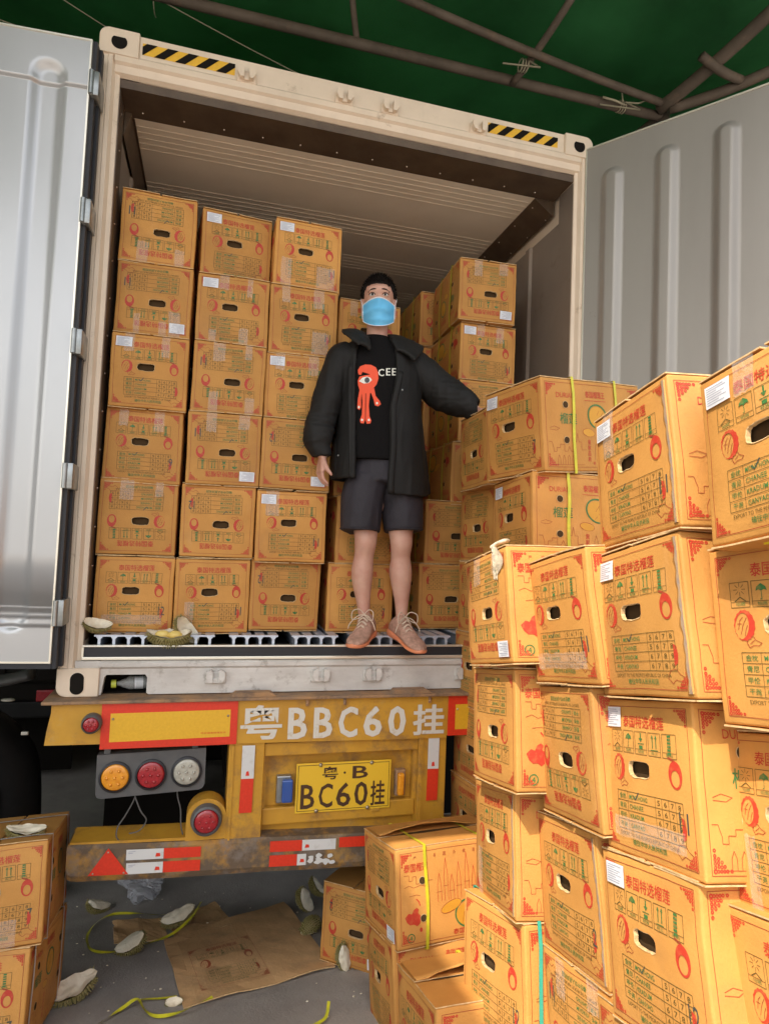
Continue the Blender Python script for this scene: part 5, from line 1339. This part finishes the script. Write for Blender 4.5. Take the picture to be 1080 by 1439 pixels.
for i in range(ns): F.append((i+1, i, m1+i, m1+i+1)); k = nt_*(ns+1)+i; F.append((k, k+1, m1+k+1, m1+k))
for j in range(nt_):
    k = j*(ns+1); F.append((k, k+ns+1, m1+k+ns+1, m1+k)); k += ns; F.append((k+ns+1, k, m1+k, m1+k+ns+1))
g.f += F; g.m += [0]*len(F)
limb(g, [(1.19, .035, 1.585, .070), (1.155, .035, 1.555, .082), (1.124, .032, 1.49, .070), (1.093, .03, 1.40, .066), (1.068, .025, 1.31, .062), (1.048, .015, 1.22, .060), (1.038, .005, 1.16, .061), (1.046, -.004, 1.118, .051), (1.058, -.010, 1.095, .043), (1.060, -.011, 1.080, .040)], n=28)
limb(g, [(1.45, .035, 1.59, .068), (1.50, .03, 1.560, .080), (1.555, .02, 1.510, .080), (1.61, .01, 1.460, .081), (1.66, -.02, 1.422, .078), (1.705, -.055, 1.396, .068), (1.745, -.085, 1.372, .055), (1.768, -.102, 1.352, .045), (1.776, -.106, 1.350, .041)], n=28)
def slab(g, pts, th):
    n = len(pts); P = [Vector(p) for p in pts]; nr = Vector((0, 0, 0))
    for i in range(n): nr += P[i].cross(P[(i+1) % n])
    nr.normalize()
    g.add([p+nr*th/2 for p in P]+[p-nr*th/2 for p in P], [tuple(range(n)), tuple(range(2*n-1, n-1, -1))]+[(i, i+n, (i+1) % n+n, (i+1) % n) for i in range(n)])
# stand collar opened out into two points
def collar_strip(pts_in, pts_out):
    A = spline(pts_in, 5); B = spline(pts_out, 5); n = len(A)
    vs = []
    for a, b in zip(A, B):
        for q in range(5):
            t = q/4; vs.append(a.lerp(b, t)+Vector((0, 0, .012*math.sin(PI*t))))
    off = [v+Vector((0, .004, -.013)) for v in vs]; F = []
    for i in range(n-1):
        for q in range(4): k = i*5+q; F.append((k, k+1, k+6, k+5)); F.append((5*n+k+5, 5*n+k+6, 5*n+k+1, 5*n+k))
    for i in range(n-1):
        F.append((i*5, i*5+5, 5*n+i*5+5, 5*n+i*5)); F.append((i*5+9, i*5+4, 5*n+i*5+4, 5*n+i*5+9))
    F.append((0, 5*n, 5*n+1, 1)); F += [(q, q+5*n, q+1+5*n, q+1) for q in range(1, 4)]; F += [((n-1)*5+q+1, (n-1)*5+q+1+5*n, (n-1)*5+q+5*n, (n-1)*5+q) for q in range(4)]
    g.add(vs+off, F)
collar_strip([(1.310, .118, 1.722), (1.262, .085, 1.716), (1.245, .02, 1.690), (1.250, -.055, 1.640), (1.247, -.098, 1.585)], [(1.30, .150, 1.690), (1.205, .115, 1.700), (1.138, .03, 1.700), (1.130, -.055, 1.662), (1.185, -.110, 1.600)])
collar_strip([(1.310, .118, 1.722), (1.352, .088, 1.718), (1.366, .02, 1.700), (1.362, -.045, 1.660), (1.372, -.098, 1.600)], [(1.32, .150, 1.690), (1.42, .115, 1.700), (1.490, .04, 1.680), (1.520, -.035, 1.640), (1.455, -.118, 1.555)])
f1 = fold(1, .012, 5, .006, 13, (1.4, 1, .35)); f2 = fold(7, .009, 12, .003, 30, (.35, .35, 1.5))
def jd(p):
    arm = p.x < 1.13 or p.x > 1.57
    k = 1 if arm else .55
    elbow = math.exp(-((p.z-1.22)/.10)**2) if p.x < 1.2 else math.exp(-((p.x-1.68)/.09)**2)
    return (f1(p)*k+f2(p)*(.35+1.1*elbow if arm else .15))*.8
jk = remesh(g, .0050, 'jacket', 'jacket', man, jd, 1)
for (u, v) in ((565, 548), (551, 628), (549, 674), (475, 640)):
    p = on_y(u, v, -.125); bj = BVHTree.FromPolygons([q.co for q in jk.data.vertices], [tuple(q.vertices) for q in jk.data.polygons]) if u == 565 else bj
    d = rayd(u, v).normalized(); h = bj.ray_cast(CAMP, d)
    if h[0] is not None: G().ball(h[0], .0055, 8).ob('snap', 'steel', jk, True)
g = G()      # front facings: narrow raised plackets along both open edges
for s_, xk in ((0, 5), (1, 6)):
    pts = []
    for j in range(0, 27):
        t = j/34; r_w = interp(t); cx, cy, rx, ry = r_w[1:5]; x = r_w[xk]+(.012 if s_ else -.012); zh = .985-(.068 if s_ else 0)
        y = cy-ry*math.sqrt(max(0, 1-((x-cx)/rx)**2))-.003; pts.append((x, y, zh+(1.668-zh)*t))
    g.tube(pts, (.014, .005), 8, ref=(1, 0, 0))
g.ob('placket', 'jacket', jk, True)
# shorts
g = G()
limb(g, [(1.362, .035, 1.10, .150, .112), (1.362, .035, 1.03, .168, .122), (1.362, .035, .97, .182, .128), (1.362, .03, .945, .178, .115)], n=36)
limb(g, [(1.290, .035, .99, .102, .115), (1.266, .03, .90, .100, .112), (1.260, .02, .82, .094, .105), (1.257, .01, .742, .089, .094)], n=30)
limb(g, [(1.435, .035, .99, .102, .115), (1.460, .03, .90, .100, .112), (1.466, .02, .82, .094, .105), (1.470, .01, .752, .089, .094)], n=30)
sh = remesh(g, .006, 'shorts', 'shorts', man, fold(9, .007, 6, .003, 15, (1.2, 1.2, .6)), 2)
g = G()
for cx, z in ((1.257, .752), (1.470, .762)): g.tube([(cx+.0900*math.cos(a), .01+.0950*math.sin(a), z) for a in [2*PI*i/36 for i in range(36)]], (.0035, .007), 6, closed=True, ref=None)
g.ob('hem', 'shorts', sh, True)
# sneakers
def shoe(mw, name='sneaker'):
    T = lambda x, y, z: mw @ Vector((y, -x, z))
    sec = [(-.012, .018, .020, .050), (.0, .030, .018, .085), (.03, .038, .018, .112), (.065, .040, .018, .128), (.095, .041, .018, .118), (.13, .042, .018, .092), (.17, .046, .016, .070), (.21, .049, .016, .056), (.245, .046, .015, .048), (.272, .036, .015, .042), (.288, .020, .016, .036), (.294, .006, .020, .030)]
    def loft(sec, g, n=24, k=4):
        P = spline([(s[0], s[1], 0) for s in sec], k); Q = spline([(s[2], s[3], 0) for s in sec], k); vs = []
        for p, q in zip(P, Q):
            for j in range(n):
                a = 2*PI*j/n; cz = (q.x+q.y)/2; hz_ = (q.y-q.x)/2
                yy = p.y*math.copysign(abs(math.cos(a))**.75, math.cos(a)); sq = .55 if math.sin(a) < 0 else 1.0
                if math.sin(a) > 0: yy *= (1-.35*math.sin(a)**2)
                vs.append(T(p.x, yy+.006*math.sin(p.x*9), cz+hz_*math.copysign(abs(math.sin(a))**sq, math.sin(a))))
        m = len(P); g.add(vs, [(i*n+j, i*n+(j+1) % n, (i+1)*n+(j+1) % n, (i+1)*n+j) for i in range(m-1) for j in range(n)]+[tuple(range(n-1, -1, -1)), tuple((m-1)*n+j for j in range(n))])
    sn = thing_part = None
    g = G(); loft(sec, g); up_ = g.ob(name, 'shoe', man, True)
    g = G(); loft([(-.022, .012, .006, .030), (-.012, .030, .0, .040), (.02, .043, -.001, .044), (.06, .046, 0, .040), (.11, .042, .002, .030), (.16, .045, .002, .026), (.21, .051, .0, .025), (.25, .048, .001, .025), (.28, .035, .003, .026), (.295, .016, .008, .026), (.299, .006, .012, .022)], g); g.ob('sole', 'sole', up_, True)
    g = G()
    for i in range(6):
        x = .10+i*.017; zt = .120-.0105*i-.0002*i*i*6
        g.tube(spline([T(x, -.024, zt-.014), T(x+.006, 0, zt+.004), T(x+.010, .024, zt-.012)], 4), .0026, 6)
        g.tube(spline([T(x+.010, -.024, zt-.018), T(x+.004, 0, zt+.005), T(x, .024, zt-.010)], 4), .0026, 6)
    for s in (-1, 1):
        g.tube(spline([T(.10, 0, .125), T(.105, s*.025, .150), T(.125, s*.052, .142), T(.135, s*.050, .105), T(.115, s*.020, .110), T(.10, 0, .122)], 5), .0023, 6)
        g.tube(spline([T(.10, 0, .125), T(.12, s*.03, .118), T(.14, s*.06, .085), T(.145, s*.068, .06)], 5), .0023, 6)
    g.ob('lace', 'lace', up_, True)
    return up_
def SM(hx, hy, tx, ty, z, pit):
    a = math.atan2(tx-hx, -(ty-hy)); return Matrix.Translation((hx, hy, z)) @ Matrix.Rotation(a, 4, 'Z') @ Matrix.Rotation(R(pit), 4, 'X')
shoe(SM(1.340, .060, 1.175, -.22, .249, 6) @ Matrix.Scale(.95, 4)); shoe(SM(1.455, .070, 1.525, -.26, .250, 11) @ Matrix.Scale(.95, 4))

# ------------------------------------------------------------------ durian husks, cardboard, straps and litter
def husk(loc, rot, size, seed, label, flesh=False, thin=.5):
    mw = Matrix.Translation(loc) @ Matrix.Rotation(R(rot[2]), 4, 'Z') @ Matrix.Rotation(R(rot[1]), 4, 'Y') @ Matrix.Rotation(R(rot[0]), 4, 'X')
    t = thing('durian_husk', label, 'durian husk', mw=mw, group='pieces of durian husk lying about')
    rs = random.Random(seed); a, b, c = size, size*.50, size*.56
    def S_(u, v, k=1.0):   # u -1..1 along, v 0..1 rim to rim underneath
        w_ = math.sqrt(max(0, 1-abs(u+.12*math.sin(seed*2.1)*(1-u*u))**1.7)); an = PI*v; bend = .18*size*u*u
        n = 1+.10*noise.noise(Vector((u*2+seed, v*3, seed)))
        return Vector((u*a*k, -math.cos(an)*b*w_*n*k, -math.sin(an)*c*w_*n*k+bend))
    g = G(); nu, nv = 22, 14
    vs = [S_(-1+2*i/nu, j/nv) for j in range(nv+1) for i in range(nu+1)]
    g.add(vs, [(j*(nu+1)+i, (j+1)*(nu+1)+i, (j+1)*(nu+1)+i+1, j*(nu+1)+i+1) for j in range(nv) for i in range(nu)])
    for i in range(19):
        for j in range(11):
            u = -.92+1.84*(i+.5*(j % 2))/19+rs.uniform(-.02, .02); v = .06+.88*j/10+rs.uniform(-.02, .02)
            p = S_(u, v); d = (S_(u, v, 1.1)-p); d.normalize(); d = (p-Vector((p.x*.8, 0, .0))).normalized(); r = size*.062; L = size*(.15+.07*rs.random())
            q = d.orthogonal().normalized(); w_ = d.cross(q); tip = p+d*L
            bs = [p-d*.003+(q*math.cos(k*PI/2)+w_*math.sin(k*PI/2))*r for k in range(4)]
            g.add(bs+[tip], [(0, 1, 4), (1, 2, 4), (2, 3, 4), (3, 0, 4)])
    g.ob('rind', 'husk', t, local=True)
    g = G(); vs = []
    for j in range(nv+1):
        for i in range(nu+1):
            u = -1+2*i/nu; v = j/nv; rim = S_(u, 0).lerp(S_(u, 1), v); w_ = math.sqrt(max(0, 1-abs(u+.12*math.sin(seed*2.1)*(1-u*u))**1.7)); dip = math.sin(PI*v)**.8*w_*c*thin
            vs.append(rim+Vector((0, 0, -dip+.006*w_+size*.10*noise.noise(Vector((u*2.6, v*3.4, seed+5)))+size*.03*noise.noise(Vector((u*9, v*9, seed))))))
    g.add(vs, [(j*(nu+1)+i, j*(nu+1)+i+1, (j+1)*(nu+1)+i+1, (j+1)*(nu+1)+i) for j in range(nv) for i in range(nu)])
    g.ob('pith', 'pith', t, smooth=True, local=True)
    if flesh:
        g = G()
        for k in range(2): g.ball((size*(-.3+.55*k), size*.04, -size*.05), (size*.34, size*.24, size*.22), 14)
        g.v = [tuple(Vector(v)*(1+.08*noise.noise(Vector(v)*30))) for v in g.v]; g.ob('flesh', 'flesh', t, smooth=True, local=True)
    return t
husk(on_y(137, 877, .03)+Vector((0, 0, .0)), (38, 10, 12), .060, 1, 'dull durian husk piece at the left end of the container floor')
husk(on_y(238, 893, .03)+Vector((0, 0, .004)), (14, 0, -5), .095, 2, 'opened durian husk with yellow flesh on the container floor', True)
husk(on_y(262, 886, .07)+Vector((.0, .0, .0)), (70, 50, 20), .075, 3, 'pale husk segment leaning against the opened durian')
husk(on_g(100, 1408, .060), (18, -14, 14), .100, 4, 'cream durian husk lying nearest the lower left cartons', thin=.25)
husk(on_g(183, 1342, .055), (30, -30, -14), .080, 5, 'pale durian husk inside the yellow strap loop', thin=-.35)
husk(on_g(250, 1302, .055), (12, -16, 12), .092, 6, 'pale durian husk on the corner of the flattened cardboard', thin=-.5)
husk(on_g(137, 1284, .045), (20, 25, 30), .072, 7, 'grey husk piece behind the yellow strap loop', thin=-.5)
husk(on_g(482, 1364, .06), (75, 75, 10), .062, 8, 'small upright husk piece beside the carton under the bumper', thin=-.4)
husk(on_g(428, 1282, .07), (60, 60, 20), .080, 9, 'pale husk in the dark beside the carton under the bumper', thin=-.3)
husk(on_g(445, 1276, .12), (20, 50, 10), .070, 10, 'husk piece lying behind the pale husk under the bumper', thin=-.3)
husk(on_g(436, 1312, .04), (-150, 0, 40), .070, 12, 'dull green husk at the edge of the flattened cardboard')
husk(on_y(37, 1167, -.12), (8, 4, -3), .072, 11, 'durian husk lying on the strapped carton at the lower left', thin=.2)
husk(on_g(244, 1413, .012), (40, 0, 0), .035, 13, 'tiny white husk scrap by the cardboard corner')
def board(pts, name, label, print_at=None, h=.012, seed=0):
    t = thing(name, label, 'cardboard', pts[0], group='flattened cardboard on the ground'); g = G(); n = 12; A, B, C_, D_ = [Vector(p) for p in pts]
    def S_(u, v):
        p = A.lerp(B, u).lerp(D_.lerp(C_, u), v); z = gz(p.y)+h+.010*noise.noise(Vector((u*2.5, v*2.5, seed)))+.006*abs(noise.noise(Vector((u*7, v*7, seed))))
        edge = min(u, v, 1-u, 1-v); return Vector((p.x, p.y, z+.02*max(0, .08-edge)*noise.noise(Vector((u*3, v*3, 9)))*8))
    for q in (0, 1): g.add([S_(i/n, j/n)+Vector((0, 0, -.005*q)) for j in range(n+1) for i in range(n+1)], [(j*(n+1)+i, j*(n+1)+i+1, (j+1)*(n+1)+i+1, (j+1)*(n+1)+i) for j in range(n) for i in range(n)], 0)
    rim = [(i, 0) for i in range(n)]+[(n, j) for j in range(n)]+[(n-i, n) for i in range(n)]+[(0, n-j) for j in range(n)]; r = [S_(i/n, j/n) for i, j in rim]; k = len(r)
    g.add(r+[v+Vector((0, 0, -.005)) for v in r], [(i, (i+1) % k, (i+1) % k+k, i+k) for i in range(k)], 1)
    if print_at:
        u0, v0, su, sv = print_at; p = cached(('f', None, False), lambda: front_print(None, False)); vs = [S_(u0+su*y/CH, v0+sv*x/CW)+Vector((0, 0, .0016)) for x, y in p.v]
        b = len(g.f); g.add(vs, p.f, 0); g.m[b:] = [{2: 2, 3: 3, 4: 3, 5: 2}.get(m, 3) for m in p.m]
    g.ob('sheet', ['cardw', 'cardedge', 'redw', 'greenw'], t, smooth=False); return t
M['cardw'] = dirty(mat('worn_brown_card', (.74, .45, .21), .7, col2=(.62, .37, .17), scale=5, bump=.15, bscale=60), (.40, .25, .13), 5, .5, .7, .6)
M['redw'] = dirty(mat('faded_red_ink', (.42, .10, .04), .7), (.5, .32, .17), 9, .48, .68, .8)
M['greenw'] = dirty(mat('faded_green_ink', (.20, .19, .06), .7), (.5, .32, .17), 9, .48, .68, .85)
board([on_g(230, 1325), on_g(258, 1420), on_g(471, 1362), on_g(398, 1270)], 'cardboard_sheet', 'large flattened brown carton sheet with faded print under the bumper', (.30, .10, .62, .50), seed=2)
board([on_g(236, 1297), on_g(250, 1330), on_g(330, 1300), on_g(300, 1268)], 'cardboard_sheet', 'folded cardboard piece tucked behind the large flattened sheet', None, .004, 3)
board([on_g(158, 1296), on_g(160, 1328), on_g(236, 1322), on_g(228, 1292)], 'cardboard_sheet', 'small cardboard piece inside the yellow strap loop', None, .008, 4)
def ribbon(pts, name, label, m='strapy', wd=.013, k=6, tw=0.):
    P = spline(pts, k); g = G(); n = len(P); vs = []
    for i, p in enumerate(P):
        tdir = (P[min(i+1, n-1)]-P[max(i-1, 0)]).normalized(); s = tdir.cross(Vector((0, 0, 1))).normalized(); a = tw*math.sin(i*.35)+.5*noise.noise(p*5)
        s = s*math.cos(a)+Vector((0, 0, 1))*math.sin(a); vs += [p+s*wd/2, p-s*wd/2]
    o = [Vector(v)+Vector((0, 0, .0012)) for v in vs]; f = [(2*i, 2*i+1, 2*i+3, 2*i+2) for i in range(n-1)]
    g.add(vs, f); g.add(o, f); ob = g.ob(name, m, None, True); return tag(ob, label, 'strap', 'loose straps on the ground')
ribbon([on_g(u, v, h) for u, v, h in ((280, 1290, .05), (262, 1290, .03), (225, 1289, .012), (190, 1287, .012), (160, 1288, .012), (138, 1298, .012), (124, 1315, .012), (123, 1332, .015), (134, 1341, .012), (165, 1341, .012), (200, 1334, .02), (240, 1322, .03), (268, 1308, .07), (281, 1294, .10))], 'packing_strap', 'yellow strap lying in a loop round the husks', tw=.5)
ribbon([on_g(u, v, h) for u, v, h in ((120, 1455, .01), (150, 1436, .012), (172, 1424, .02), (192, 1417, .035), (203, 1427, .02), (220, 1433, .012), (250, 1431, .02), (280, 1421, .03), (298, 1414, .035))], 'packing_strap', 'yellow strap curling across the bottom edge of the photo', tw=.6)
ribbon([on_g(u, v, h) for u, v, h in ((192, 1413, .02), (205, 1408, .01), (225, 1407, .01), (248, 1405, .012))], 'packing_strap', 'short dull yellow strap end by the cardboard corner', wd=.010)
ribbon([on_g(u, v, h) for u, v, h in ((430, 1450, .01), (448, 1442, .012), (458, 1436, .02), (461, 1426, .05))], 'packing_strap', 'short yellow strap end standing up at the bottom edge', wd=.012)
# crumpled plastic bag
g = G(); c = on_g(202, 1268, .07); g.ball((0, 0, 0), (.13, .09, .07), 36)
vs = []
for v in g.v:
    v = Vector(v); n = v.normalized(); f = 1+.7*noise.noise(n*1.6+Vector((3, 1, 0)))-.35*abs(noise.noise(n*3.2))+.10*noise.noise(n*8); vs.append(tuple(c+Vector((v.x*f*(1.2 if v.x < 0 else .9), v.y*f, max(v.z*f, -.066)))))
g.v = vs; tag(g.ob('plastic_bag', 'bag', None, False), 'crumpled thin plastic bag on the ground under the bumper', 'bag')
# yellow cloth lying on a carton, torn tape on another
g = G(); c = on_x(1066, 753, 1.535); g.ball((0, 0, 0), (.024, .045, .013), 26); vs = []
for v in g.v:
    v = Vector(v); f = 1+.5*noise.noise(v*38)+.2*noise.noise(v*90); vs.append(tuple(c+Vector((v.x*f+.02, v.y*f, v.z*f))))
g.v = vs; tag(g.ob('yellow_cloth', 'cloth', None, True), 'scrap of bright yellow cloth wedged between two cartons at the right edge', 'cloth')
g = G(); n = 14; vs = []
for j in range(n+1):
    for i in range(7):
        t = j/n; u = 690+(i/6)*(6+9*math.sin(PI*min(1, t*1.2))) + 3*t; v = 768+46*t+(5*noise.noise(Vector((i*.9, 2, 0))) if j == n else 0)
        vs.append(on_x(u, v, 1.436-.006*abs(noise.noise(Vector((i*.8, j*.7, 0))))*2))
g.add(vs, [(j*7+i, j*7+i+1, (j+1)*7+i+1, (j+1)*7+i) for j in range(n) for i in range(6)])
pts = [on_x(690, 770, 1.438), on_x(698, 766, 1.45)+Vector((0, 0, .004)), on_x(708, 763, 1.46)+Vector((0, 0, .006)), on_x(712, 762, 1.50)+Vector((0, 0, .004))]
g.tube(spline(pts, 4), (.007, .010), 8)
M['torn'] = mat('torn_cream_tape', (.70, .60, .45), .5, col2=(.58, .47, .33), scale=30, bump=.6)
g.ob('torn_tape', 'torn', pile['A1'], True)
# small crumbs of husk and paper
g = G(); rs = random.Random(8)
for k in range(90):
    p = Vector((rs.uniform(-.1, 1.3), rs.uniform(-.6, 1.3), 0)); p.z = gz(p.y)+.003; r = rs.uniform(.002, .007)
    g.ball(p, (r, r*.7, r*.35), 6)
tag(g.ob('litter', 'pith', None), 'tiny pale crumbs scattered on the ground', 'litter', kind='stuff')
# black scooter parked in the dark left of the trailer
sc = thing('motor_scooter', 'black scooter parked in the dark left of the trailer', 'scooter', (-.55, 1.3, -1.49))
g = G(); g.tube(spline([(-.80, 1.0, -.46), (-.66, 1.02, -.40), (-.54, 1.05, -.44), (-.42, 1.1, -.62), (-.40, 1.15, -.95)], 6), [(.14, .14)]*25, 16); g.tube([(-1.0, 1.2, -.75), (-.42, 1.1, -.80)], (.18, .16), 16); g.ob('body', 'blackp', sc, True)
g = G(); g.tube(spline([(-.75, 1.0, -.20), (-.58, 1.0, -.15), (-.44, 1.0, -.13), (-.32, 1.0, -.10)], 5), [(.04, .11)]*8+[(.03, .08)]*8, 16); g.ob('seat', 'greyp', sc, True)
G().ball((-.47, .87, -.215), (.035, .02, .012), 12).ob('tail_light', 'redlens', sc, True); G().ball((-.40, .875, -.21), (.035, .02, .010), 12).ob('indicator', 'clear', sc, True)
G().box((-.335, .905, -.405), (-.300, .925, -.388), bev=.003).ob('pale_tab', 'bright', sc)  # small pale block on the body
for y, x in ((1.2, -.40), (1.25, -1.5)):
    g = G(); c = (x, y, -1.24); g.tube([Vector(c)+Vector((.20*math.cos(a), 0, .20*math.sin(a))) for a in [2*PI*i/30 for i in range(30)]], .05, 10, closed=True); wo = g.ob('wheel', 'tyre', sc, True); G().lathe([(.15, .0), (.05, .02), (.001, .03)], c, (0, 1, 0), 20).ob('rim', 'hub', wo, True)
g = G(); g.tube(spline([(-1.1, 1.2, -.9), (-1.5, 1.22, -.5), (-1.55, 1.22, -.1)], 6), .05, 10); g.tube([(-1.5, .95, -.05), (-1.55, 1.25, -.08), (-1.5, 1.55, -.05)], .018, 8); g.ob('handlebar', 'blackp', sc, True)

# dark lorry added to blacken the space further back on the left
lo = thing('added_lorry', 'dark lorry added to blacken the space behind the trailer on the left', 'lorry', (-2.0, 5, -1.495))
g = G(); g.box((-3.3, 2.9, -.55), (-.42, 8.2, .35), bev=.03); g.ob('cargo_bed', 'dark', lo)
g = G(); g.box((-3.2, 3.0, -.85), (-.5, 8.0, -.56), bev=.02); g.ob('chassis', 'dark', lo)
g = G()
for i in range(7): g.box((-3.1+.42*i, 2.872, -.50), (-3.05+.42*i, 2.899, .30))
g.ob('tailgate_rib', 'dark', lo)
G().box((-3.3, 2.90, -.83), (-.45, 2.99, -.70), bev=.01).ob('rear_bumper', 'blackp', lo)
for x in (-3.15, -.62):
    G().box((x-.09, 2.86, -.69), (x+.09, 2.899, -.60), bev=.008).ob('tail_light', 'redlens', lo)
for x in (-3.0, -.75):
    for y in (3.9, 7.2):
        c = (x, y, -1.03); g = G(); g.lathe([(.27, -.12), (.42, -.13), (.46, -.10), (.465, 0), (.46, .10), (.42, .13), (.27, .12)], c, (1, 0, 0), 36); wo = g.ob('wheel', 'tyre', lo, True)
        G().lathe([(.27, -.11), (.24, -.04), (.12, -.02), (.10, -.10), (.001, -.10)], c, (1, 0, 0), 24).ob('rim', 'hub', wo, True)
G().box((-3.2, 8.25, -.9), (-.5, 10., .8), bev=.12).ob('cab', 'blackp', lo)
G().box((-3.0, 3.35, -1.40), (-.5, 3.37, -.84)).ob('mud_flap', 'flap', lo)
